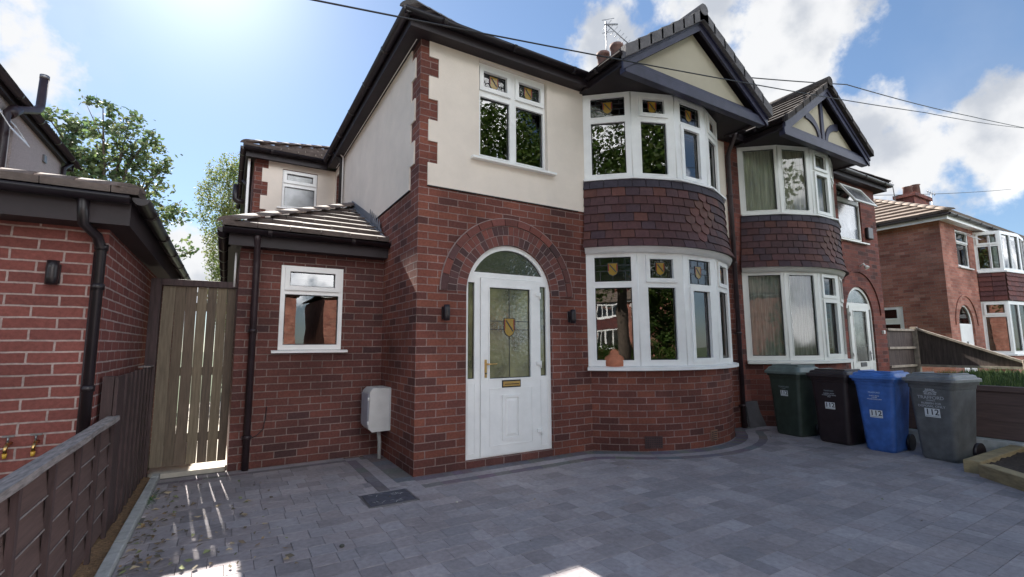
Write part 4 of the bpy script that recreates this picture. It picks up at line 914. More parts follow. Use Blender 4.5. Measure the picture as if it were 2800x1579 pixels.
# ================================================================== HOUSE 3 and its copies
def far_house(label, x=14.6, group=None):
    h = thing('detached_house', label, 'house', (x+2.7, 0, 0), group)
    xa, xb = x, x+11.3
    mb = MB(); ad = [(x+.62, .1), (x+1.74, .1)]+[(x+1.18+.56*cos(t), 1.80+.56*sin(t)) for t in [pi*i/20 for i in range(21)]]
    mb.slab(FP, rect(xa+.004, xb-.004, -.05, 4.60), [ad, rect(x+1.05, x+2.0, 3.42, 4.50)], -.1, 0)
    mb.slab(lambda y, z, d: Vector((xa-d, y, z)), rect(.0005, 8.5, -.05, 4.60), [rect(1.0, 2.1, 1.35, 2.35)], -.1, 0)
    mb.slab(lambda y, z, d: Vector((xb+d, y, z)), rect(.0005, 8.5, -.05, 4.60), (), -.1, 0); mb.box(xa, xb, 8.49, 8.5, 0, 4.6)
    mb.build('brick_wall', BR3, h)
    # roof
    ez = 4.74; mb = MB(); e0, e1 = xa-.3, xb+.3; zr = ez+.52*4.3
    slope(mb, [(e0, -.3, ez), (e1, -.3, ez), (e1-4.3, 4.0, zr), (e0+4.3, 4.0, zr)], seed=41, course=.36, step=.06, tilew=.4)
    slope(mb, [(e0, 8.3, ez), (e0, -.3, ez), (e0+4.3, 4.0, zr)], seed=42, course=.36, step=.06, tilew=.4)
    slope(mb, [(e1, 8.3, ez), (e0, 8.3, ez), (e0+4.3, 4.0, zr), (e1-4.3, 4.0, zr)], seed=43, course=.36, step=.06, tilew=.4)
    slope(mb, [(e1, -.3, ez), (e1, 8.3, ez), (e1-4.3, 4.0, zr)], seed=44, course=.36, step=.06, tilew=.4)
    hipcaps(mb, (e0-.03, -.33, ez+.02), (e0+4.3, 4.0, zr+.02), .13, .4); rf = mb.build('roof', ROOFO, h)
    mb = MB(); mb.box(e0+.06, e1, -.24, -.21, 4.56, 4.70); mb.box(e0+.06, e0+.09, -.21, 8.2, 4.56, 4.70); mb.box(e0+.09, e1, -.21, 0, 4.60, 4.612); mb.box(e0+.09, xa, 0, 8.2, 4.60, 4.612)
    mb.build('fascia', UPVC, h)
    gutter(h, (e0, -.30, 4.70), (e1, -.30, 4.70)); gutter(h, (e0, 8.0, 4.70), (e0, -.3, 4.70))
    # bay
    pts = [(x+2.45, 0), (x+2.75, -.5), (x+3.9, -.62), (x+5.0, -.5), (x+5.35, 0)]
    for z0, z1 in ((1.0, 2.50), (3.38, 4.55)):
        for i in range(4):
            F = Basis(pts[i], pts[i+1]); mid = (F.len)/2
            if F.len < .8: g = [(.07, F.len-.07, z0+.08, z1-.45, 'f'), (.1, F.len-.1, z1-.34, z1-.1, 'o')]
            else: g = [(.08, mid-.04, z0+.08, z1-.1, 'f'), (mid+.04, F.len-.08, z0+.08, z1-.1, 'f')]
            lights(h, F, (0, F.len, z0, z1), g, fm=UPVC)
        sill(h, pts, z0-.05, .05, .06)
    mb = MB()
    for i in range(4):
        a, b = pts[i], pts[i+1]; mb.face([(*a, -.05), (*b, -.05), (*b, .95), (*a, .95)])
    mb.build('bay_wall', BR3, h)
    mb = MB(); rnd = random.Random(4)
    for r in range(6):
        for i in range(4):
            a, b = Vector((*pts[i], 0)), Vector((*pts[i+1], 0)); z = 2.52+r*.14; nr = Vector(((b-a).y, -(b-a).x, 0)).normalized(); n = max(2, int((b-a).length/.2))
            for j in range(n):
                p, q = a+(b-a)*(j/n), a+(b-a)*((j+.97)/n); c = rnd.choice([(.13, .05, .045), (.17, .06, .05), (.12, .05, .05)])
                mb.face([p+nr*.05+Vector((0, 0, z)), q+nr*.05+Vector((0, 0, z)), q+nr*.02+Vector((0, 0, z+.15)), p+nr*.02+Vector((0, 0, z+.15))], 0, None, c)
                mb.face([p+nr*.05+Vector((0, 0, z)), q+nr*.05+Vector((0, 0, z)), q+nr*.02+Vector((0, 0, z)), p+nr*.02+Vector((0, 0, z))], 0, None, c)
    mb.build('tile_hanging', TILE, h)
    # door: solid white leaf with small lights
    P3 = lambda a, b, d: Vector((a, .05-d, b)); fan = [(x+1.18+.48*cos(t), 1.84+.48*sin(t)) for t in [pi*i/16 for i in range(17)]]
    mb = MB(); mb.slab(P3, ad, [fan], -.05, 0); d3 = mb.build('front_door', UPVC, h)
    pm = MB(); pm.poly(lambda a, b: P3(a, b, -.02), fan); pm.build('fanlight', GLASS, d3)
    mb = MB(); mb.slab(P3, rect(x+.76, x+1.60, .12, 1.80), [rect(x+1.10, x+1.27, .35, 1.35)], .0005, .02); mb.build('door_leaf', UPVC, d3)
    pm = MB(); pm.poly(lambda a, b: P3(a, b, .005), rect(x+1.10, x+1.27, .35, 1.35)); pm.build('door_glass', GLASSF, d3)
    mb = MB()
    for i in range(24):
        a0, a1 = pi*i/24, pi*(i+1)/24; rr0 = .80
        mb.slab(FP, [(x+1.18+rr0*cos(a0), 1.80+rr0*sin(a0)), (x+1.18+(rr0+.04)*cos(a0), 1.80+(rr0+.04)*sin(a0)), (x+1.18+(rr0+.04)*cos(a1), 1.80+(rr0+.04)*sin(a1)), (x+1.18+rr0*cos(a1), 1.80+rr0*sin(a1))], (), 0, .025)
    mb.build('arch_hood', BR3, h)
    w = lights(h, Basis((0, .03), t=(1, 0)), (x+1.06, x+1.99, 3.43, 4.49), [(x+1.12, x+1.93, 3.49, 4.10, 'f'), (x+1.12, x+1.93, 4.18, 4.42, 'o')])
    sill(h, [(x+1.0, 0), (x+2.05, 0)], 3.39, .035, .06)
    Sb = lambda a, b, d: Vector((x+1.12+a, -.02-(.36-b)*.75-d*.6, 4.45-(.36-b)*.66))
    sm = MB(); sm.slab(Sb, rect(0, .81, 0, .36), [rect(.06, .75, .06, .30)], 0, .04); sm.build('open_sash', UPVC, w)
    lights(h, Basis((xa+.03, 2.1), t=(0, -1)), (0, 1.1, 1.35, 2.35), [(.1, 1.0, 1.42, 1.85, 'f'), (.15, .95, 2.02, 2.27, 'o')])
    mb = MB(); mb.box(x+3.45, x+4.75, 1.6, 2.1, 5.0, 6.28); mb.box(x+3.38, x+4.82, 1.53, 2.17, 6.281, 6.40); c3 = mb.build('chimney', BR2, h)
    for cx_, hh in ((x+3.75, .28), (x+4.4, .46)):
        mb = MB(); mb.tube([(cx_, 1.85, 6.4), (cx_, 1.85, 6.4+hh), (cx_, 1.85, 6.42+hh)], [.15, .13, .16], 12); mb.build('chimney_pot', TERRAD, c3)
    room(h, x+.3, x+5.4, .12, 3, .5, 2.9); room(h, x+.3, x+5.4, .12, 3, 3.1, 4.58)
    return h
H3 = far_house('detached-looking orange brick house with sandy tiled roof, farthest right beyond the sloping fence')
mb = MB(); mb.box(17.2, 18.3, -.30, -.26, 3.44, 4.42); mb.build('window_blind', BLIND, H3)
def dup(o, parent=None):
    c = o.copy(); COL.objects.link(c)
    if parent: c.parent = parent; c.matrix_parent_inverse = o.matrix_parent_inverse.copy()
    for ch in [q for q in bpy.data.objects if q.parent == o]: dup(ch, c)
    return c

# ================================================================== GROUND
mb = MB(); mb.face([(-150, -150, -.10), (150, -150, -.10), (150, 150, -.10), (-150, 150, -.10)]); struct(mb.build('ground', LAWN))
mb = MB(); mb.face([(-80, -18, -.06), (80, -18, -.06), (80, -9.5, -.06), (-80, -9.5, -.06)]); struct(mb.build('road', ASPH))
mb = MB(); mb.box(-80, 80, -9.5, -7.6, -.09, -.01); struct(mb.build('pavement', CONC))
DX0, DX1 = -2.205, 6.35
mb = MB(); mb.face([(DX0, -7.6, -.012), (DX1, -7.6, -.012), (DX1, 1.4, -.012), (DX0, 1.4, -.012)]); struct(mb.build('paving_bed', JOINT))
rnd = random.Random(12)
def block(mb, P, a0, a1, b0, b1, zt, tone, g=.0009, ch=.0016):
    """one paver, top chamfered; P maps (a,b,z)"""
    a0 += g; a1 -= g; b0 += g; b1 -= g; c = tone
    o = [(a0, b0), (a1, b0), (a1, b1), (a0, b1)]; i_ = [(a0+ch, b0+ch), (a1-ch, b0+ch), (a1-ch, b1-ch), (a0+ch, b1-ch)]
    dz = rnd.uniform(-.0006, .0006)
    mb.face([P(*q, zt+dz) for q in i_], 0, None, c)
    for k in range(4):
        j = (k+1) % 4; mb.face([P(*o[k], zt-.004), P(*o[j], zt-.004), P(*i_[j], zt+dz), P(*i_[k], zt+dz)], 0, None, c)
        mb.face([P(*o[k], zt-.02), P(*o[j], zt-.02), P(*o[j], zt-.004), P(*o[k], zt-.004)], 0, None, c)
def tone(lo=.76, hi=1.24, warm=.028):
    t = rnd.choice([rnd.uniform(lo, hi), rnd.uniform(.92, 1.1)]); w = rnd.uniform(-warm, warm); return (t*(1+w), t, t*(1-w*.6))
mb = MB(); y = 1.22; Pg = lambda a, b, z: Vector((a, b, z)); k = 0
while y > -7.5:
    h_ = (.165, .165, .125)[k % 3]; h_ = .165; x = DX0-rnd.uniform(0, .2)
    while x < DX1:
        w_ = rnd.choice([.12, .16, .16, .20, .24, .24])
        xa, xb = max(x, DX0), min(x+w_, DX1)
        if xb-xa > .03 and not (y > .02 and xa > -.45) and not (xb > 2.5 and xa < 5.1 and y > -.35): block(mb, Pg, xa, xb, y-h_, y, 0, tone())
        x += w_
    y -= h_; k += 1
struct(mb.build('driveway', PAVE))
# border courses: dark soldier row, light row, dark thin row
mb = MB()
def band(mb, path, o0, o1, ln, tn, zt):
    """blocks along a polyline offset to the right-hand side by o0..o1"""
    P = [Vector((a, b, 0)) for a, b in path]; seg = []
    nrm = []
    for i in range(len(P)):
        a = (P[i]-P[i-1]).normalized() if i else None; b = (P[i+1]-P[i]).normalized() if i < len(P)-1 else None
        na = Vector((a.y, -a.x, 0)) if a else None; nb = Vector((b.y, -b.x, 0)) if b else None
        v = nb if na is None else na if nb is None else (na+nb)/((na+nb).dot(na)); nrm.append(v)
    for i in range(len(P)-1):
        A, Bv = P[i]+nrm[i]*(o0+o1)/2, P[i+1]+nrm[i+1]*(o0+o1)/2; n = max(1, round((Bv-A).length/ln))
        for j in range(n):
            f0, f1 = j/n, (j+1)/n
            def Q(a, b, z):
                f = f0+(f1-f0)*a; oo = o0+(o1-o0)*b; p = P[i]*(1-f)+P[i+1]*f; nn_ = nrm[i]*(1-f)+nrm[i+1]*f; v = p+nn_*oo; v.z = z; return v
            L_ = (Bv-A).length/n; W_ = o1-o0; t = tn(); dz = rnd.uniform(-.001, .001); gx, gy = .0009/L_, .0009/W_; cx_, cy_ = .0026/L_, .0026/W_
            o_ = [(gx, 1-gy), (1-gx, 1-gy), (1-gx, gy), (gx, gy)]; i2 = [(cx_, 1-cy_), (1-cx_, 1-cy_), (1-cx_, cy_), (cx_, cy_)]
            mb.face([Q(*q, zt+dz) for q in i2], 0, None, t)
            for k in range(4):
                k2 = (k+1) % 4; mb.face([Q(*o_[k], zt-.006), Q(*o_[k2], zt-.006), Q(*i2[k2], zt+dz), Q(*i2[k], zt+dz)], 0, None, t)
                mb.face([Q(*o_[k], zt-.02), Q(*o_[k2], zt-.02), Q(*o_[k2], zt-.006), Q(*o_[k], zt-.006)], 0, None, t)
bayp = arcpts(.68, 14, 2.36, 5.16)
dark = lambda: tuple(c*rnd.uniform(.46, .60) for c in (1, 1, 1.04)); lite = lambda: tone(.98, 1.22); 
base_path = [(0.0, 0.0), (2.2, 0.0)]+bayp[1:-1]+[(5.25, 0.0), (5.6, 0)]
base_path = [(-.02, 0)]+base_path[1:]
for (o0, o1, ln, tn) in ((0, .155, .105, dark), (.155, .29, .20, lite), (.29, .40, .20, dark)):
    band(mb, base_path, o0, o1, ln, tn, .0035)
# along the side wall: wide dark course, light course, dark course; and along the extension
for (a0, a1, tn) in ((-.20, -.0, dark), (-.325, -.20, lite), (-.43, -.325, dark)):
    y = 1.26 if a0 > -.3 else 1.06
    lo = 0 if a0 > -.25 else (-.20 if a0 > -.4 else -.30)
    lo = -.10 if a0 > -.25 else lo
    while y > lo+.03:
        block(mb, Pg, a0, a1, max(y-.2, lo), y, .0035, tn()); y -= .2
x = -.43
while x > DX0:
    xx = max(x-.2, DX0); block(mb, Pg, xx, x, 1.13, 1.26, .0035, lite()); block(mb, Pg, xx, x, 1.05, 1.13, .0035, dark()); x -= .2
struct(mb.build('paving_border', PAVE))
# inspection cover
mb = MB(); mb.box(-.62, -.19, -.71, -.335, -.01, .006, 0); mb.box(-.60, -.21, -.69, -.355, .0061, .010, 1)
for i in range(26):
    cx_, cy_ = rnd.choice([(-.31, -.45), (-.52, -.62), (-.50, -.42), (-.36, -.64)]); a = rnd.uniform(0, 3.1); ln = rnd.uniform(.01, .035); cx_ += rnd.uniform(-.05, .05); cy_ += rnd.uniform(-.03, .03)
    d = Vector((cos(a), sin(a), 0))*ln; nr = Vector((-sin(a), cos(a), 0))*.003; p = Vector((cx_, cy_, .0112))
    mb.face([p-d-nr, p+d-nr, p+d*.7+nr, p-d*.8+nr], 2)
tag(mb.build('inspection_cover', [METAL, mat('cover_infill', (.075, .075, .095), .7, noise=.4, nscale=25, bump=.002), CONC]), 'dark rectangular inspection cover with cement smears set into the block paving', 'manhole cover')
# threshold, kerb strip, sandy strip
mb = MB(); mb.box(-2.30, -1.64, 1.38, 1.62, -.05, .035); struct(mb.build('gate_threshold', CONC2))
mb = MB(); mb.box(-2.35, -1.62, 1.621, 9, -.05, .0); struct(mb.build('side_path', CONC2))
mb = MB(); y = -7
while y < 1.37: mb.box(-2.275, -2.207, y+.004, min(y+.91, 1.375), -.05, .045+rnd.uniform(-.003, .003)); y += .915
struct(mb.build('kerb', CONC, bevel=.006))
mb = MB(); n = 60
for i in range(n):
    y0, y1 = -7+8.4*i/n, -7+8.4*(i+1)/n; mb.face([(-2.40, y0, .02), (-2.274, y0, .012), (-2.274, y1, .012), (-2.40, y1, .02)])
struct(mb.build('soil_strip', SANDY))

# ================================================================== SIDE GATE
G = thing('garden_gate', 'tall side gate of pale upright pine boards in dark frame between garage and extension', 'gate', (-1.98, 1.45, 0))
mb = MB(); mb.box(-2.42, -2.325, 1.40, 1.50, 0, 2.055); mb.build('gate_post', WOODV, G, bevel=.004)
mb = MB(); mb.box(-2.324, -1.622, 1.40, 1.49, 1.985, 2.055); mb.build('gate_head', WOODV, G, bevel=.004)
xs = -2.315; ws = [.112, .094, .103, .094, .092, .096, .086]; tones = [(.92, .92, .92), (.70, .66, .66), (.74, .68, .70), (1.05, 1.04, 1.0), (.66, .62, .64), (.98, .96, .92), (.60, .56, .58)]
for i, w_ in enumerate(ws):
    mb = MB(); g = .0022 if i not in (0,) else .001; n = 6; y0 = 1.432; tl = rnd.uniform(-.0022, .0022)
    for j in range(n):
        za, zb_ = .095+1.885*j/n, .095+1.885*(j+1)/n; bo_ = .0018*sin(j*1.3+i*2); b2 = .0018*sin((j+1)*1.3+i*2)
        mb.hexa([(xs+g+bo_, y0, za), (xs+w_-g+bo_, y0, za), (xs+w_-g+bo_, y0+.02, za), (xs+g+bo_, y0+.02, za), (xs+g+b2, y0, zb_), (xs+w_-g+b2, y0, zb_), (xs+w_-g+b2, y0+.02, zb_), (xs+g+b2, y0+.02, zb_)], 0, tones[i])
    mb.build('gate_board', GATET, G); xs += w_+.0005
for z in (.32, 1.02, 1.72):
    mb = MB(); mb.box(-2.31, -1.665, 1.4525, 1.495, z, z+.09, 0, (.8, .8, .75)); mb.build('gate_ledge', GATET, G)

# ================================================================== LEFT BOUNDARY FENCE
FL = thing('garden_fence', 'low dark stained overlap fence with weathered cap rail in front of the garage', 'fence', (-2.38, -1.5, 0))
mb = MB()
for r in range(5):
    z0 = .06+r*.148; mb.hexa([(-2.370, -6, z0), (-2.370, -.30, z0), (-2.40, -.30, z0), (-2.40, -6, z0), (-2.388, -6, z0+.165), (-2.388, -.30, z0+.165), (-2.40, -.30, z0+.165), (-2.40, -6, z0+.165)])
mb.build('fence_board', WOODD, FL)
mb = MB()
for r in range(1, 5):
    z0 = .06+r*.148; mb.box(-2.3697, -2.3665, -6, -.30, z0+.001, z0+.008)
mb.build('lap_edge', CAPW, FL)['kind'] = 'stuff'
y = -.36
while y > -6:
    mb = MB(); mb.box(-2.374, -2.350, y-.034, y, .0, .80); mb.build('fence_batten', WOODV, FL); y -= .46
mb = MB(); n = 24
for i in range(n):
    y0, y1 = -6+5.7*i/n, -6+5.7*(i+1)/n; w0 = .004*sin(i*1.7); w1 = .004*sin((i+1)*1.7)
    mb.hexa([(-2.338+w0, y0, .805), (-2.338+w1, y1, .805), (-2.41, y1, .805), (-2.41, y0, .805), (-2.342+w0, y0, .835+w0*.4), (-2.342+w1, y1, .835+w1*.4), (-2.405, y1, .84), (-2.405, y0, .84)])
mb.build('cap_rail', CAPW, FL)
FH = thing('garden_fence', 'taller dark brown upright-board fence panel between the garage corner and the gate', 'fence', (-2.38, .6, 0))
y = -.34; k = 0
while y < 1.37:
    mb = MB(); w_ = .28 if k == 0 else rnd.uniform(.10, .13); xo = -2.36+(0 if k == 0 else (.012 if k % 2 else 0)); yy = min(y+w_, 1.39)
    mb.box(xo-.02, xo, y, yy-.004, .02, 1.125+rnd.uniform(-.008, .004)); mb.build('fence_board', WOODV, FH); y += w_; k += 1
mb = MB(); mb.box(-2.45, -2.385, -.34, -.26, 0, 1.12); mb.box(-2.42, -2.382, -.26, 1.39, .3, .38); mb.box(-2.42, -2.382, -.26, 1.39, .9, .98); mb.build('fence_rail', WOODV, FH)
mb = MB(); mb.box(-2.43, -2.335, 1.12, 1.39, 1.128, 1.142); mb.build('fence_cap', CAPW, FH)

# ================================================================== GARAGE
GA = thing('brick_garage', 'single-storey red brick garage with tiled hipped roof and black guttering on the left', 'garage', (-4.2, -.45, 0))
mb = MB(); mb.slab(lambda x, z, d: Vector((x, -.45-d, z)), rect(-6.2, -2.474, -.05, 2.30), (), -.1, 0); mb.slab(lambda y, z, d: Vector((-2.47+d, y, z)), rect(-.4495, 6.5, -.05, 2.30), (), -.1, 0)
mb.build('brick_wall', BRG, GA)
mb = MB(); mb.box(-6.3, -2.33, -.665, -.64, 2.17, 2.36); mb.box(-6.3, -2.35, -.64, -.45, 2.17, 2.185); mb.box(-2.355, -2.33, -.64, 6.5, 2.17, 2.36); mb.box(-2.47, -2.355, -.45, 6.5, 2.17, 2.185); mb.build('fascia', SOFFIT, GA)
gutter(GA, (-6.3, -.72, 2.36), (-2.33, -.72, 2.36), .05); gutter(GA, (-2.27, -.72, 2.36), (-2.27, 6.4, 2.36), .05)
ze = 2.40; mb = MB(); slope(mb, [(-6.4, -.70, ze), (-2.29, -.70, ze), (-4.6, 1.61, ze+.60), (-6.4, 1.61, ze+.60)], seed=51, course=.33, step=.035, tilew=.36)
slope(mb, [(-2.29, -.70, ze), (-2.29, 6.5, ze), (-4.6, 6.5, ze+.60), (-4.6, 1.61, ze+.60)], seed=52, course=.33, step=.035, tilew=.36)
hipcaps(mb, (-2.335, -.655, ze+.02), (-4.6, 1.61, ze+.63), .10, .42); mb.build('roof', ROOFT, GA)
mb = MB(); mb.tube([(-2.50, -.49, 0), (-2.50, -.49, 2.02), (-2.52, -.54, 2.10), (-2.575, -.66, 2.16), (-2.58, -.71, 2.34)], .032, 12)
for z in (.35, 1.05, 1.75, 2.03): mb.tube([(-2.50, -.49, z-.02), (-2.50, -.49, z+.02)], .040, 12)
mb.tube([(-2.53, -.475, .0), (-2.53, -.475, 2.0)], .012, 8); mb.build('downpipe', PLASTB, GA)
mb = MB(); mb.box(-3.08, -3.03, -.47, -.44, 0, 2.1); mb.build('door_frame', UPVC, GA)
YEL = mat('yellow_plastic', (.65, .38, .05), .5)
def wall_lamp(x, y, z, label, grp, s=1.0):
    t = thing('wall_lantern', label, 'wall lamp', (x, y, z), grp)
    mb = MB(); mb.box(x-.03*s, x+.03*s, y-.018, y-.001, z-.07*s, z+.07*s); mb.build('back_plate', PLASTB, t, bevel=.003)
    mb = MB(); mb.tube([(x, y-.018, z), (x, y-.055*s, z)], .012, 8); mb.tube([(x+.0, y-.075*s, z-.085*s), (x, y-.075*s, z-.03*s), (x, y-.075*s, z+.03*s), (x, y-.075*s, z+.085*s)], [.034*s, .036*s, .036*s, .034*s], 14); mb.build('lamp_body', PLASTB, t)
    return t
wall_lamp(-2.735, -.45, 1.83, 'black up-and-down wall lamp on the garage brickwork', 'black cylinder wall lamps', .95)
wall_lamp(.315, 0, 1.68, 'black wall lamp on the brickwork left of the arched white door', 'black cylinder wall lamps')
wall_lamp(2.03, 0, 1.68, 'black wall lamp on the brickwork between arched door and bay', 'black cylinder wall lamps')
for x, lb in ((-2.86, 'small brass garden tap with yellow handle low on garage wall, left of the pair'), (-2.73, 'small brass garden tap with yellow handle low on garage wall, nearer the downpipe')):
    t = thing('garden_tap', lb, 'tap', (x, -.46, .70), 'brass taps on the garage wall')
    mb = MB(); mb.tube([(x, -.45, .72), (x, -.51, .72), (x, -.535, .70), (x, -.535, .665)], .011, 8); mb.build('tap_body', GOLD, t)
    mb = MB(); mb.tube([(x, -.505, .73), (x, -.505, .765)], .006, 6); mb.box(x-.028, x+.028, -.512, -.498, .765, .775); mb.build('tap_handle', METAL, t); mb = MB(); mb.tube([(x, -.535, .668), (x, -.535, .640)], [.013, .010], 8); mb.build('tap_nozzle', YEL, t)

# ================================================================== HOUSE ON THE LEFT
HL = thing('rendered_house', 'grey pebbledashed house behind the garage with soil pipe above its eaves', 'house', (-7, 5, 0))
LX = -4.56
mb = MB(); mb.slab(lambda y, z, d: Vector((LX+d, y, z)), rect(0.5, 7.0, 0, 4.80), [rect(3.87, 4.67, 3.4, 4.58)], -.1, 0); mb.box(-10.5, LX, 6.98, 6.995, 0, 4.8); mb.box(-10.5, LX, .5, .51, 0, 4.8); mb.build('pebbledash_wall', PEBBLE, HL)
mb = MB(); mb.box(LX, -4.50, .3, 7.30, 4.79, 4.80); mb.box(-4.50, -4.485, .3, 7.35, 4.78, 4.90); mb.box(-10.5, -4.47, 7.35, 7.38, 4.76, 4.92); mb.box(-10.5, LX, 7.0, 7.35, 4.79, 4.80); mb.build('eaves_board', SOFFIT, HL)
gutter(HL, (-4.42, 7.38, 4.89), (-4.42, .3, 4.89)); mb = MB()
slope(mb, [(-4.42, 7.42, 4.94), (-4.42, .2, 4.94), (-7.6, 3.4, 6.9), (-7.6, 4.2, 6.9)], seed=61, step=.035); mb.face([(-4.42, 7.42, 4.94), (-10.7, 7.42, 4.94), (-7.6, 4.2, 6.9)]); mb.face([(-4.42, .2, 4.94), (-10.7, .2, 4.94), (-7.6, 3.4, 6.9)]); mb.face([(-10.7, .2, 4.94), (-10.7, 7.42, 4.94), (-7.6, 4.2, 6.9), (-7.6, 3.4, 6.9)])
mb.build('roof', ROOFD, HL)
mb = MB(); mb.tube([(-4.49, 4.12, 2), (-4.49, 4.12, 4.52), (-4.46, 4.22, 4.66), (-4.33, 4.60, 4.84), (-4.32, 4.72, 4.95), (-4.32, 4.76, 5.46)], .055, 12); mb.tube([(-4.32, 4.76, 5.42), (-4.32, 4.76, 5.48)], .060, 12, 1)
mb.tube([(-4.48, 4.16, 4.55), (-4.43, 4.30, 4.70)], .068, 12); mb.build('soil_pipe', [PIPEB, METAL], HL)
mb = MB(); mb.tube([(LX+.05, 6.93, 2.5), (LX+.05, 6.93, 4.68), (-4.45, 7.1, 4.85)], .04, 10); mb.build('downpipe', PLASTB, HL)
Bl = Basis((LX-.03, 3.88), t=(0, 1))
w = lights(HL, Bl, (0, .78, 3.42, 4.57), [(.06, .72, 3.48, 4.10, 'f'), (.06, .72, 4.18, 4.51, 'f')])
Sb = lambda a, b, d: Vector((LX+.03+(.34-b)*.50, 3.88+a, 4.56-(.34-b)*.85+d*.4))
sm = MB(); sm.slab(Sb, rect(.02, .76, 0, .34), [rect(.07, .71, .05, .29)], 0, .04); sm.build('open_sash', UPVC, w)
mb = MB(); mb.box(LX, LX+.03, 5.95, 6.08, 4.48, 4.60); mb.build('air_brick', METAL, HL)
mb = MB(); mb.face([(LX-.2, 3.7, 3.3), (LX-.2, 4.8, 3.3), (LX-.2, 4.8, 4.75), (LX-.2, 3.7, 4.75)]); mb.build('room_interior', INTER, HL)

# ================================================================== GAS METER BOX
t = thing('meter_box', 'white wall-mounted gas meter box with cut corners in the nook beside the corner wall', 'meter box', (0, .97, .35))
pr = [(0, .835), (0, .345), (-.205, .345), (-.245, .385), (-.245, .79), (-.20, .835)]
mb = MB(); y0, y1 = .835, 1.17
mb.slab(lambda a, z, d: Vector((a, y0+.0+(-d), z)), pr, (), -(y1-y0), 0); mb.build('box_shell', GREYBOX, t, bevel=.006)
mb = MB(); mb.box(-.258, -.2465, y0+.02, y1-.01, .40, .775); mb.build('box_door', PANELB, t, bevel=.004)
for z in (.445, .715):
    mb = MB(); mb.tube([(-.255, y0+.012, z-.018), (-.255, y0+.012, z+.018)], .010, 8); mb.build('hinge', UPVC, t)
mb = MB(); mb.box(-.012, -.001, y0-.022, y0-.001, .35, .83); mb.build('flange', GREYBOX, t)
mb = MB(); mb.tube([(-.075, .99, 0), (-.075, .99, .2), (-.095, .985, .36)], .021, 10); mb.build('gas_pipe', CONC, t)

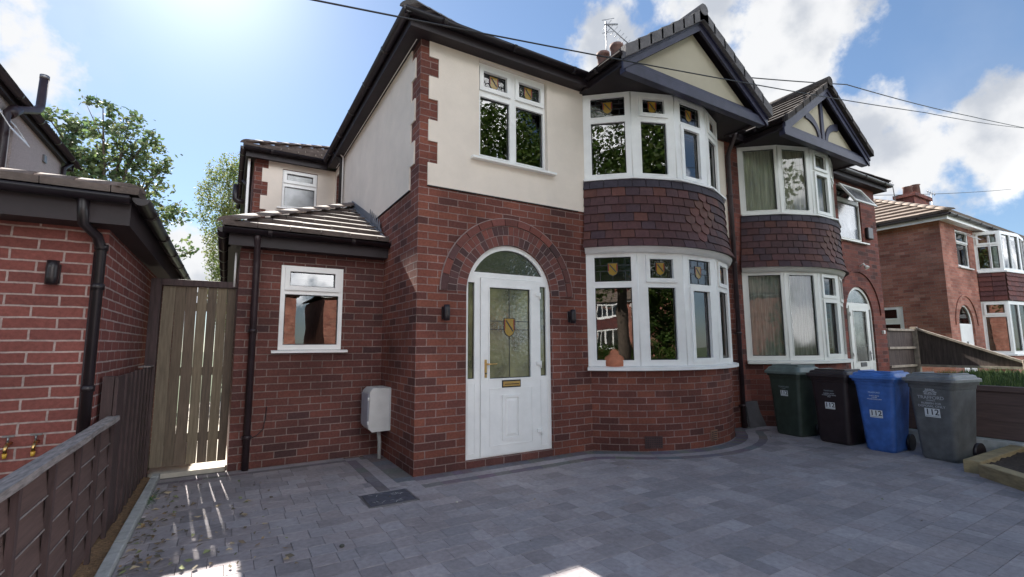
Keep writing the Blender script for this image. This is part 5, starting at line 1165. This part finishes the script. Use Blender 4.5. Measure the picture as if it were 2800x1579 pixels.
# ================================================================== WHEELIE BINS
def text_mesh(s, size, m, name, parent, pos, ext=.0006, bold=0.0, rotx=pi/2):
    cu = bpy.data.curves.new(name, 'FONT'); cu.body = s; cu.size = size; cu.align_x = 'CENTER'; cu.align_y = 'CENTER'; cu.extrude = ext; cu.offset = bold
    o = bpy.data.objects.new(name, cu); COL.objects.link(o); bpy.context.view_layer.update()
    dg = bpy.context.evaluated_depsgraph_get(); me = bpy.data.meshes.new_from_object(o.evaluated_get(dg)); bpy.data.objects.remove(o)
    me.materials.clear(); me.materials.append(m)
    o = bpy.data.objects.new(name, me); COL.objects.link(o); o.parent = parent; o.location = pos; o.rotation_euler = (rotx, 0, 0); return o
WHT = mat('white_print', (.62, .64, .66), .6); STK = mat('sticker_white', (.68, .72, .74), .5, noise=.05); BLK = mat('sticker_black', (.012, .013, .03), .5)
def bin_(label, body_c, lid_c, loc, rz, wb, wt, lines, sz, zs, lidstyle=0, crest=False, white='112'):
    t = thing('wheelie_bin', label, 'wheelie bin', (0, 0, 0), 'four wheelie bins in a row'); D0, D1 = .40, .50; H = .905
    bm_ = plastic('bin_body_plastic', body_c); lm = plastic('bin_lid_plastic', lid_c, .38)
    def rr(w, d, z, r=.045, n=4, y0=0):
        out = []
        for cx_, cy_, a0 in ((w/2-r, r, -pi/2), (w/2-r, d-r, 0), (-w/2+r, d-r, pi/2), (-w/2+r, r, pi)):
            for i in range(n+1): a = a0+pi/2*i/n; out.append(Vector((cx_+r*cos(a), y0+cy_+r*sin(a), z)))
        return out
    def loft(mb, rings, cap=(True, True)):
        n = len(rings[0])
        for a, b in zip(rings, rings[1:]):
            for i in range(n): mb.face([a[i], a[(i+1) % n], b[(i+1) % n], b[i]], smooth=False)
        if cap[0]: mb.face(rings[0][::-1])
        if cap[1]: mb.face(rings[-1])
    mb = MB(); fy = lambda z: .045*(1-z/H)   # front face leans outwards to the top
    rg = []
    for z, e in ((.0, -.012), (.03, 0), (.30, 0), (.62, 0), (.80, 0), (.805, .004), (.85, .006), (.852, .022), (H, .024)):
        w_ = wb+(wt-wb)*z/H+e*2; rg.append(rr(w_, D0+(D1-D0)*z/H+e*2, z, .05, 4, fy(z)-e))
    loft(mb, rg); mb.build('bin_body', bm_, t)
    mb = MB(); wl, dl = wt+.075, D1+.085
    if lidstyle == 0:
        loft(mb, [rr(wl, dl, H-.022, .05, 4, -.045), rr(wl, dl, H+.008, .05, 4, -.045), rr(wl-.01, dl-.01, H+.014, .05, 4, -.04), rr(wl-.055, dl-.055, H+.018, .05, 4, -.018), rr(wl-.07, dl-.075, H+.045, .05, 4, -.008), rr(wl-.10, dl-.11, H+.056, .05, 4, .01), rr(wl-.24, dl-.26, H+.060, .05, 4, .08)])
    else:
        loft(mb, [rr(wl, dl, H-.02, .05, 4, -.045), rr(wl, dl, H+.015, .05, 4, -.045), rr(wl-.02, dl-.03, H+.03, .06, 4, -.03), rr(wl-.07, dl-.12, H+.075, .07, 4, .0), rr(wl-.18, dl-.24, H+.105, .07, 4, .06), rr(wl-.3, dl-.36, H+.112, .05, 4, .12)])
    ld = mb.build('bin_lid', lm, t)
    mb = MB(); zr_ = H+(.058 if lidstyle == 0 else .10); mb.box(-wl/2+.08, wl/2-.08, dl*.10, dl*.16, zr_-.012, zr_+.016); mb.box(-wl/2+.08, -wl/2+.12, dl*.161, dl*.74, zr_-.012, zr_+.016); mb.box(wl/2-.12, wl/2-.08, dl*.161, dl*.74, zr_-.012, zr_+.016); mb.build('lid_rib', lm, ld, bevel=.006)
    mb = MB(); mb.tube([(-wt/2+.02, D1+.075, H+.01), (wt/2-.02, D1+.075, H+.01)], .014, 10)
    for s in (-1, 0, 1): mb.box(s*(wt/2-.05)-.02, s*(wt/2-.05)+.02, D1+.0, D1+.085, H-.015, H+.02)
    mb.build('handle', bm_, t)
    for s in (-1, 1):
        mb = MB(); xw = s*(wb/2+.02); mb.tube([(xw-.02, D0+.035, .10), (xw+.02, D0+.035, .10)], .10, 20); w_ = mb.build('wheel', PLASTB, t)
    tl = atan2(.045, H)
    sp = thing('number_sticker', '', '', (0, 0, 0)); del sp['label']; del sp['category']
    bpy.data.objects.remove(sp)
    fz = lambda z: fy(z)-.0015
    mb = MB(); w_, h_ = sz; mb.slab(lambda a, b, d: Vector((a, fz(zs+b)-d, zs+b)), rect(-w_/2, w_/2, -h_/2, h_/2), (), -.001, .001); mb.slab(lambda a, b, d: Vector((a, fz(zs+b)-d, zs+b)), rect(-w_/2+.006, w_/2-.006, -h_/2+.010, -h_/2+.013), (), .0011, .0016, 1)
    st = mb.build('number_sticker', [STK, BLK], t)
    x = text_mesh('112', h_*.92, BLK, 'number', st, (0, fz(zs)-.0028, zs+.006), bold=.0012, rotx=pi/2+tl)
    pr_ = None
    for (s_, size, z_, mm) in lines:
        text_mesh(s_, size, mm, 'lettering', t, (0, fz(z_)-.0022, z_), bold=.0004, rotx=pi/2+tl)
    if crest:
        mb = MB(); zc = .745
        for i in range(11):
            a = pi*(i)/10; r0, r1 = .030, .060+(.008 if i % 2 else 0)
            p = lambda aa, r: (r*cos(aa), zc+r*sin(aa))
            mb.slab(lambda a_, b_, d: Vector((a_, fz(b_)-d, b_)), [p(a-.09, r0), p(a-.11, r1), p(a+.11, r1), p(a+.09, r0)][::-1], (), -.001, .0012)
        for i in range(9):
            a = pi*(i+.5)/9; p = lambda aa, r: (r*cos(aa), zc-.004+r*sin(aa)); mb.slab(lambda a_, b_, d: Vector((a_, fz(b_)-d, b_)), [p(a-.12, .008), p(a-.12, .024), p(a+.12, .024), p(a+.12, .008)][::-1], (), -.001, .0012)
        mb.slab(lambda a_, b_, d: Vector((a_, fz(b_)-d, b_)), rect(-.055, .055, zc-.012, zc-.007), (), -.001, .0012)
        mb.build('crest', WG, t)
    t.location = loc; t.rotation_euler = (0, 0, rz); return t
WG = mat('grey_print', (.40, .42, .45), .6); WF = mat('faded_print', (.20, .24, .26), .6); WB = mat('pale_blue_print', (.40, .52, .72), .6)
bin_('dark green wheelie bin with domed lid, numbered 112, nearest the neighbour house wall', (.034, .050, .040), (.12, .155, .145), (5.36, -.76, 0), RAD(-90-8), .40, .50,
     [('TRAFFORD', .034, .695, WF), ('COUNCIL', .014, .67, WF)], (.115, .080), .605, 1)
bin_('near-black brown wheelie bin, numbered 112, between the green and the blue bins', (.022, .014, .017), (.030, .022, .026), (5.30, -1.40, 0), RAD(-90-4), .40, .48,
     [('TRAFFORD', .026, .69, WF), ('GARDEN, FOOD', .019, .655, WG), ('& CARDBOARD WASTE', .017, .633, WG), ('ONLY', .017, .612, WG), ('7', .035, .85, WHT)], (.125, .088), .495)
bin_('bright blue wheelie bin, numbered 112, standing between the black and the grey bins', (.045, .13, .42), (.055, .17, .52), (5.25, -1.95, 0), RAD(-90), .31, .44,
     [('TRAFFORD', .026, .715, WB), ('PLASTIC, METAL', .015, .675, WHT), ('& GLASS', .015, .655, WHT), ('FOR RECYCLING ONLY', .015, .633, WHT)], (.135, .092), .455)
bin_('mid-grey wheelie bin with council crest, numbered 112, rightmost by the brown retaining wall', (.115, .12, .125), (.20, .21, .22), (5.27, -2.50, 0), RAD(-90-9), .35, .46,
     [('TRAFFORD', .052, .700, WG), ('COUNCIL', .020, .668, WG), ('RUBBISH FOR', .032, .635, WG), ('DISPOSAL ONLY', .036, .602, WG)], (.148, .098), .530, 0, True)
mb = MB(); mb.hexa([(5.50, -.12, 0), (6.05, -.16, 0), (6.05, -.11, 0), (5.50, -.07, 0), (5.50, -.06, .40), (6.05, -.06, .40), (6.05, -.01, .40), (5.50, -.01, .40)])
tag(mb.build('paving_slab', mat('grey_slab', (.075, .07, .075), .9, noise=.2), bevel=.006), 'grey paving slab leaning against the wall left of the green bin', 'paving slab')

# ================================================================== RIGHT BOUNDARY
RW = thing('retaining_wall', 'dark brown timber retaining wall holding up the neighbour lawn, behind the grey bin', 'retaining wall', (6.5, -3, 0))
for z0, z1 in ((.155, .36), (.362, .565), (.567, .72)):
    mb = MB(); mb.box(6.50, 6.56, -7.5, -1.05, z0, z1); mb.build('wall_board', WOODD, RW)
mb = MB(); mb.box(6.47, 6.58, -7.5, -1.05, .722, .79); mb.build('wall_cap', WOODD, RW, bevel=.006)
mb = MB(); mb.box(6.34, 6.495, -7.5, -1.0, -.02, .15); tag(mb.build('concrete_kerb', CONC, bevel=.01), 'pale concrete plinth along the foot of the brown retaining wall', 'concrete kerb')
mb = MB(); n = 20
mb.box(6.585, 12.25, -7.5, -1.05, -.05, .70); mb.box(6.3, 12.25, -1.049, .0, -.05, .20); struct(mb.build('lawn', LAWN))
gm_ = MB(); gr = random.Random(5)
for i in range(15000):
    x = 6.6+5.6*gr.random()**1.3; y = -1.08-4.2*gr.random(); h_ = gr.uniform(.04, .13); a = gr.uniform(0, 6.28); w_ = .006; dx, dy = cos(a), sin(a); lx, ly = gr.uniform(-.05, .05), gr.uniform(-.05, .05)
    tn = gr.choice([(.8, .9, .8), (1.1, 1.15, .8), (1.3, 1.25, .8), (.6, .75, .7)])
    if gr.random() < .04: tn = (3.2, 2.6, 2.4); h_ *= 1.3
    gm_.face([(x-dx*w_, y-dy*w_, .70), (x+dx*w_, y+dy*w_, .70), (x+lx, y+ly, .70+h_)], 0, None, tn)
struct(gm_.build('grass', GRASS), 'stuff')
# timber planter bed
TB = thing('sleeper_bed', 'low planting bed edged with pale timber sleepers at the right edge of the drive', 'raised bed', (5.2, -3.2, 0))
c0 = Vector((4.925, -2.83, 0)); dl_ = Vector((-.352, -.41, 0)); dl_ = Vector((-.65, -.76, 0)).normalized(); nx = Vector((1, -.02, 0)).normalized()
def beam(a, d, ln, w, z1, name, side):
    mb = MB(); s = side; b = a+d*ln; mb.hexa([(*a.xy, -.01), (*b.xy, -.01), (*(b+s*w).xy, -.01), (*(a+s*w).xy, -.01), (*a.xy, z1), (*b.xy, z1), (*(b+s*w).xy, z1), (*(a+s*w).xy, z1)]); mb.build(name, SLEEPER, TB, bevel=.008)
beam(c0, nx, 1.40, .14, .125, 'sleeper', Vector((0, -1, 0)))
c1 = c0+Vector((-.095, -.142, 0)); beam(c1+dl_*.0, dl_, 3.2, .14, .122, 'sleeper', Vector((.76, -.65, 0)))
mb = MB(); n = 22
S0 = [Vector((5.0, -2.98, .085)), Vector((6.34, -2.98, .085)), Vector((6.34, -5.5, .085)), Vector((2.95, -5.5, .085))]
for i in range(n):
    for j in range(n):
        def Q(a, b):
            p = (S0[0]*(1-a)+S0[1]*a)*(1-b)+(S0[3]*(1-a)+S0[2]*a)*b; return p+Vector((0, 0, .018*sin(a*37+b*11)*cos(b*53+a*17)))
        mb.face([Q(i/n, j/n), Q((i+1)/n, j/n), Q((i+1)/n, (j+1)/n), Q(i/n, (j+1)/n)], smooth=True)
mb.build('bed_soil', SOIL, TB)
# far fence
FR = thing('garden_fence', 'weathered timber boundary fence with sloping top rail between the neighbour and the far house', 'fence', (12.3, -.8, .7))
mb = MB(); mb.box(12.24, 12.35, -.06, .06, 0, 1.70); mb.build('fence_post', RAILW, FR, bevel=.005)
mb = MB(); mb.box(10.87, 12.24, .02, .045, .3, 1.60); mb.build('fence_panel', PANELW, FR)
for z in (.78, 1.19, 1.60):
    mb = MB(); mb.box(10.87, 12.24, -.03, .018, z, z+.05); mb.build('fence_rail', RAILW, FR)
mb = MB(); zt = lambda y: 1.62+(y+.06)*.437
mb.hexa([(12.30, -3.0, .5), (12.33, -3.0, .5), (12.33, -.06, .5), (12.30, -.06, .5), (12.30, -3.0, max(.55, .36+.5)), (12.33, -3.0, .86), (12.33, -.06, 1.62), (12.30, -.06, 1.62)])
mb = MB(); mb.slab(lambda y, z, d: Vector((12.31-d, y, z)), [(-1.75, .78), (-.06, .78), (-.06, 1.62), (-1.75, .90)], (), -.02, 0); mb.build('fence_panel', PANELW, FR)
mb = MB(); mb.slab(lambda y, z, d: Vector((12.30-d, y, z)), [(-1.75, .90), (-.06, 1.625), (-.06, 1.675), (-1.75, .95)], (), -.04, .045); mb.slab(lambda y, z, d: Vector((12.30-d, y, z)), rect(-1.75, -.06, .775, .825), (), 0, .045); mb.build('fence_rail', RAILW, FR)
mb = MB(); mb.box(12.24, 12.36, -1.87, -1.75, .5, .97); mb.build('fence_post', RAILW, FR, bevel=.01)

# ================================================================== SMALL THINGS
CABM = mat('cable_black', (.02, .02, .022), .5)
def cable(pts, label, r=.011):
    mb = MB(); out = []
    for i in range(len(pts)-1):
        a, b = Vector(pts[i]), Vector(pts[i+1])
        for k in range(16): f = k/16; p = a*(1-f)+b*f; p.z -= .02*(b-a).length*4*f*(1-f)*.25; out.append(p)
    out.append(Vector(pts[-1])); mb.tube(out, r, 6); return tag(mb.build('overhead_cable', CABM), label, 'cable', 'overhead cables')
cable([(-3.0, -2.0, 3.10), (7.8, -2.0, 5.02), (13.5, -2.0, 6.12)], 'thin black overhead cable crossing in front of both gables, the lowest and longest', .0055)
cable([(5.3, .8, 6.45), (10.07, 0, 7.16), (18.1, 0, 8.44), (40, 0, 12.6)], 'thin black overhead cable leaving the big gable roof towards the right', .011)
cable([(25, 8, 9.2), (60, 8, 15.4)], 'distant cable beyond the far house chimney, near the right edge', .02)
AE = thing('television_aerial', 'rooftop television aerial on a pole above the chimney pots', 'aerial', (5.38, 2.75, 7.7))
mb = MB(); mb.tube([(5.38, 2.75, 7.5), (5.38, 2.75, 8.70)], .016, 8); mb.build('mast', METAL, AE)
mb = MB(); a = Vector((5.36, 2.72, 8.62)); b = Vector((5.93, 2.5, 8.12)); mb.tube([a, b], .012, 6)
d = (b-a).normalized(); s = Vector((.5, -.3, .62)).normalized(); s = (s-d*s.dot(d)).normalized()
for i in range(8):
    p = a+(b-a)*(.05+i*.13); mb.tube([p-s*(.15-.009*i), p+s*(.15-.009*i)], .006, 5)
p = a+Vector((0, 0, -.02)); e = Vector((.35, -.05, .10))
mb.tube([p-e*.1, p+e*.9], .02, 6)
for k in (-1, 1): mb.tube([p+Vector((-.12, 0, -.10+.16*k)), p+Vector((.24, -.02, .07+.16*k))], .007, 5)
mb.build('antenna', METAL, AE)
def small_aerial(base, pts, label):
    t = thing('television_aerial', label, 'aerial', base); mb = MB(); mb.tube(pts, .015, 6); mb.build('mast', METAL, t)
    mb = MB(); p = Vector(pts[-1])
    for k in range(4): mb.tube([p+Vector((-.5+.2*k, 0, -.07)), p+Vector((-.5+.2*k, 0, .07))], .010, 5)
    mb.tube([p+Vector((-.6, 0, 0)), p+Vector((.2, 0, 0))], .010, 5); mb.build('antenna', METAL, t)
small_aerial((17.0, 1.8, 6.0), [(17.2, 1.8, 5.6), (17.04, 1.8, 6.5), (16.95, 1.8, 6.56)], 'small aerial on the far house roof left of its chimney')
small_aerial((20.25, 1.8, 6.2), [(20.25, 1.8, 5.5), (20.25, 1.8, 6.75), (20.45, 1.8, 6.80)], 'small aerial beside the far house chimney, right side')
# terracotta ornament on the sill inside the bay
mb = MB(); c = (2.62, -.16); mb.tube([(c[0], c[1], 1.0), (c[0], c[1], 1.13), (c[0], c[1], 1.17), (c[0], c[1], 1.20), (c[0], c[1], 1.235), (c[0], c[1], 1.27), (c[0], c[1], 1.285)], [.13, .135, .12, .075, .07, .045, .01], 18)
tag(mb.build('terracotta_pot', TERRA), 'upturned terracotta pot just inside the lower bay window of the main house', 'pot')
# fallen leaves and debris
lm_ = MB(); lr = random.Random(8)
def litter(x, y, s):
    a = lr.uniform(0, 6.28); dx, dy = cos(a)*s, sin(a)*s; nx_, ny_ = -sin(a)*s*.5, cos(a)*s*.5; z = .006; col = lr.choice([(.30, .20, .10), (.16, .12, .08), (.38, .30, .20), (.12, .10, .07), (.20, .22, .10)]); zz = [z+lr.uniform(0, s*.7) for _ in range(4)]
    lm_.face([(x-dx, y-dy, zz[0]), (x+nx_, y+ny_, zz[1]+.002), (x+dx, y+dy, zz[2])], 0, None, col); lm_.face([(x-dx, y-dy, zz[0]), (x+dx, y+dy, zz[2]), (x-nx_, y-ny_, zz[3]+.004)], 0, None, col)
for i in range(260):
    y = lr.uniform(-1.6, 0.9); x = -2.19+abs(lr.gauss(0, .13)) if lr.random() < .5 else -2.15+lr.random()*.9
    if lr.random() < .55 and y > .2: continue
    litter(x, y, lr.uniform(.009, .034))
for i in range(45): litter(lr.uniform(-1.6, 4.5), lr.uniform(-3.2, .4), lr.uniform(.005, .013))
for i in range(90): litter(-2.30+lr.uniform(-.04, .03), lr.uniform(-2.5, 1.3), lr.uniform(.006, .016))
for i in range(60): litter(lr.uniform(5.0, 6.3), lr.uniform(-2.9, -.2), lr.uniform(.006, .014))
struct(lm_.build('leaf_litter', mat('dead_leaf', (1, 1, 1), .9, tone=True)), 'stuff')
wm_ = MB()
for i in range(70):
    x = -2.20+abs(lr.gauss(0, .02)); y = .55+lr.gauss(0, .12); a = lr.uniform(0, 6.28); h_ = lr.uniform(.01, .035)
    wm_.face([(x, y, 0), (x+.006*cos(a), y+.006*sin(a), 0), (x+.03*cos(a), y+.03*sin(a), h_)], 0, None, (.8, 1.1, .7))
struct(wm_.build('weeds', GRASS), 'stuff')
def pebble(i, x, y, s, col, lb):
    mb = MB(); mb.tube([(x, y, .004), (x, y, .004+s*.3), (x, y, .004+s*.75), (x, y, .004+s)], [s*.7, s, s*.8, s*.2], 9); return tag(mb.build('pebble', mat('pebble_%d' % i, col, .6, noise=.3, nscale=60)), lb, 'pebble', 'loose stones on the drive')
pebble(0, -.97, -1.37, .018, (.06, .06, .05), 'dark round pebble on the paving below the inspection cover')
pebble(1, .05, -.95, .010, (.5, .48, .42), 'tiny pale stone on the paving in front of the door')

# ================================================================== TREES
def crown(name, mat_, lobes, nclump, leaf, seed, parent, hang=0.0, spread=.22, per=14, light=(1.25, 1.25, .95), dark=(.62, .72, .62)):
    rn = random.Random(seed); mb = MB(); tot = sum(r**2 for _, r, *_ in lobes)
    for c, r, *sq in lobes:
        sq = sq[0] if sq else (1, 1, 1)
        n = int(nclump*r*r/tot)
        for i in range(n):
            while True:
                v = Vector((rn.uniform(-1, 1), rn.uniform(-1, 1), rn.uniform(-1, 1)))
                if .25 < v.length < 1: break
            v = v*(.55+.45*rn.random())/max(v.length, .55) if rn.random() < .6 else v
            p = Vector(c)+Vector((v.x*r*sq[0], v.y*r*sq[1], v.z*r*sq[2])); k = rn.random(); tn = tuple(dark[j]*(1-k)+light[j]*k for j in range(3))
            sp = spread*rn.uniform(.5, 1.2)
            for j in range(per):
                q = p+Vector((rn.gauss(0, sp*.5), rn.gauss(0, sp*.5), rn.gauss(0, sp*.4)-hang*rn.random())); s = leaf*rn.uniform(.6, 1.25)
                a = Vector((rn.uniform(-1, 1), rn.uniform(-1, 1), rn.uniform(-.8, .8))).normalized(); b = a.cross(Vector((rn.uniform(-1, 1), rn.uniform(-1, 1), rn.uniform(-1, 1)))).normalized()
                mb.face([q-a*s, q-b*s*.55+a*s*.1, q+a*s, q+b*s*.55+a*s*.1], 0, None, tuple(t*rn.uniform(.85, 1.15) for t in tn))
    return mb.build(name, mat_, parent)
def trunk(base, top, r0, r1, limbs, parent, m=BARK, seed=1):
    rn = random.Random(seed); mb = MB(); b, t = Vector(base), Vector(top); n = 7
    pts = [b+(t-b)*(i/n)+Vector((rn.uniform(-.08, .08)*r0*6, rn.uniform(-.08, .08)*r0*6, 0))*(i/n) for i in range(n+1)]
    mb.tube(pts, [r0+(r1-r0)*i/n for i in range(n+1)], 10)
    for e, f in limbs:
        s = b+(t-b)*f; e = Vector(e); mid = (s+e)/2+Vector((rn.uniform(-.15, .15), rn.uniform(-.15, .15), (e-s).length*.10))
        rr_ = (r0+(r1-r0)*f)*.5; mb.tube([s, s+(mid-s)*.5, mid, mid+(e-mid)*.5, e], [rr_, rr_*.8, rr_*.6, rr_*.4, rr_*.15], 7)
        for k in range(3):
            st = mid+(e-mid)*rn.random()*.8; mb.tube([st, st+Vector((rn.uniform(-.5, .5), rn.uniform(-.5, .5), rn.uniform(.1, .6)))*(e-s).length*.3], [rr_*.3, rr_*.06], 5)
    return mb.build('trunk', m, parent)
T1 = thing('sycamore_tree', 'broad leafy tree with open airy crown rising behind the garage and the pebbledashed house', 'tree', (-4.9, 13, 0))
lb = [((-5.3, 13, 7.3), 1.15), ((-4.4, 13, 7.6), .85), ((-4.1, 13.2, 6.6), .85), ((-5.0, 13, 5.9), 1.2), ((-6.2, 13.2, 7.7), .55), ((-5.2, 12.8, 8.35), .4), ((-3.6, 13, 7.0), .35), ((-3.9, 12.8, 5.3), .75), ((-3.25, 13, 5.45), .38), ((-3.05, 13.1, 4.35), .35),
      ((-3.5, 13, 3.9), .55), ((-6.0, 13, 6.6), .9), ((-5.6, 13, 4.6), 1.0), ((-4.2, 13, 4.2), .9), ((-6.5, 13, 8.0), .22), ((-4.6, 13, 8.15), .35)]
crown('crown', LEAF, [(c, r*.93, (1, 1, .9)) for c, r in lb], 470, .085, 3, T1, spread=.26, per=16)
trunk((-5.0, 13.2, 0), (-5.0, 13.1, 6.2), .22, .09, [(c, .3+.6*i/len(lb)) for i, (c, r) in enumerate(lb)], T1, seed=2)
T2 = thing('birch_tree', 'slender weeping birch with pale fine leaves showing above the gate beside the extension', 'tree', (-2.2, 16, 0))
lb = [((-2.05, 15.5, 8.1), .6, (1, 1, .8)), ((-2.2, 15.5, 7.2), .85, (.85, 1, .9)), ((-2.0, 15.5, 6.0), 1.0, (.72, 1, .9)), ((-1.9, 15.5, 4.8), 1.0, (.7, 1, 1)), ((-1.9, 15.5, 3.6), .9, (.65, 1, 1)), ((-1.5, 15.5, 8.3), .6, (1, 1, .8)), ((-1.2, 15.5, 7), 1.0), ((-2.65, 15.5, 6.6), .3, (.8, 1, 2)), ((-1.85, 15.5, 2.7), .5, (.7, 1, 1))]
crown('crown', LEAFB, lb, 900, .045, 7, T2, hang=.45, spread=.17, per=18, light=(1.3, 1.2, .8), dark=(.7, .8, .6))
trunk((-1.7, 15.7, 0), (-1.75, 15.6, 7.8), .13, .03, [(l[0], .35+.6*i/len(lb)) for i, l in enumerate(lb)], T2, BARKB, 4)

# across the street (seen as reflections in the glass): trees in the verge and a row of houses
def street_tree(x, y, s, label, zlo=3.6, spr=1.5):
    t = thing('street_tree', label, 'tree', (x, y, 0), 'trees along the street'); rn = random.Random(int(x*7+y)); L_ = []
    for i in range(9): a = rn.uniform(0, 6.28); rr_ = rn.uniform(.3, 1.5)*s; L_.append(((x+rr_*cos(a), y+rr_*sin(a), (2.6+.42*i+rn.uniform(-.3, .3))*s), rn.uniform(.9, 1.4)*s))
    crown('crown', LEAFC, L_, 900, (.055*s), int(x*3+50), t, spread=.30*s, per=26, light=(1.5, 1.5, .9)); trunk((x, y, 0), (x, y, 4.6*s), .16*s, .08*s, [(l[0], .5+.05*i) for i, l in enumerate(L_)], t, seed=int(x+40)); return t
street_tree(-4.9, -10.4, 1.6, 'leafy street tree directly across from the front door', 4.6, 2.0)
street_tree(3.5, -10.2, 1.6, 'tall dense street tree across from the bay window', 4.6, 1.5)
street_tree(7.3, -10.8, 1.6, 'tall street tree across from the wheelie bins', 4.6, 1.5)
street_tree(-13.5, -10.0, 1.3, 'leafy street tree furthest left on the far verge')
def shrub(lobes, label, seed, name='hedge', n=900):
    t = thing(name, label, name, (lobes[0][0][0], lobes[0][0][1], 0)); crown('foliage', LEAFC, lobes, n, .05, seed, t, spread=.22, per=20, light=(1.3, 1.35, .9)); c = lobes[0][0]
    mb = MB(); mb.tube([(c[0], c[1], -.05), (c[0]+.05, c[1], .5), (c[0]-.1, c[1]+.1, 1.1)], [.08, .06, .02], 8); mb.build('stem', BARK, t); return t
shrub([((2.9, -9.9, .9), 1.0, (1, .8, 1)), ((4.0, -10, 1.2), 1.3, (1, .8, 1)), ((5.3, -10.1, 1.1), 1.2, (1, .8, 1)), ((3.4, -10, 2.2), 1.0, (1.2, .8, 1)), ((4.8, -10, 2.5), 1.1, (1.1, .8, 1))], 'large dark shrub across the street under the tall street tree', 77, 'shrub', 1300)
shrub([((-9.5+i*1.1, -11.8, .6), .85, (1, .6, 1.05)) for i in range(5)], 'clipped green hedge across the street left of the driveway', 78)
for xo, lb_ in ((-.6, 'brick house across the street, middle of three'), (-16.5, 'brick house across the street, left of three'), (12.4, 'brick house across the street, right of three')):
    c = dup(H3); c.location = (xo, -26, 0); c.rotation_euler = (0, 0, pi); c['label'] = lb_; c['group'] = 'brick houses across the street'
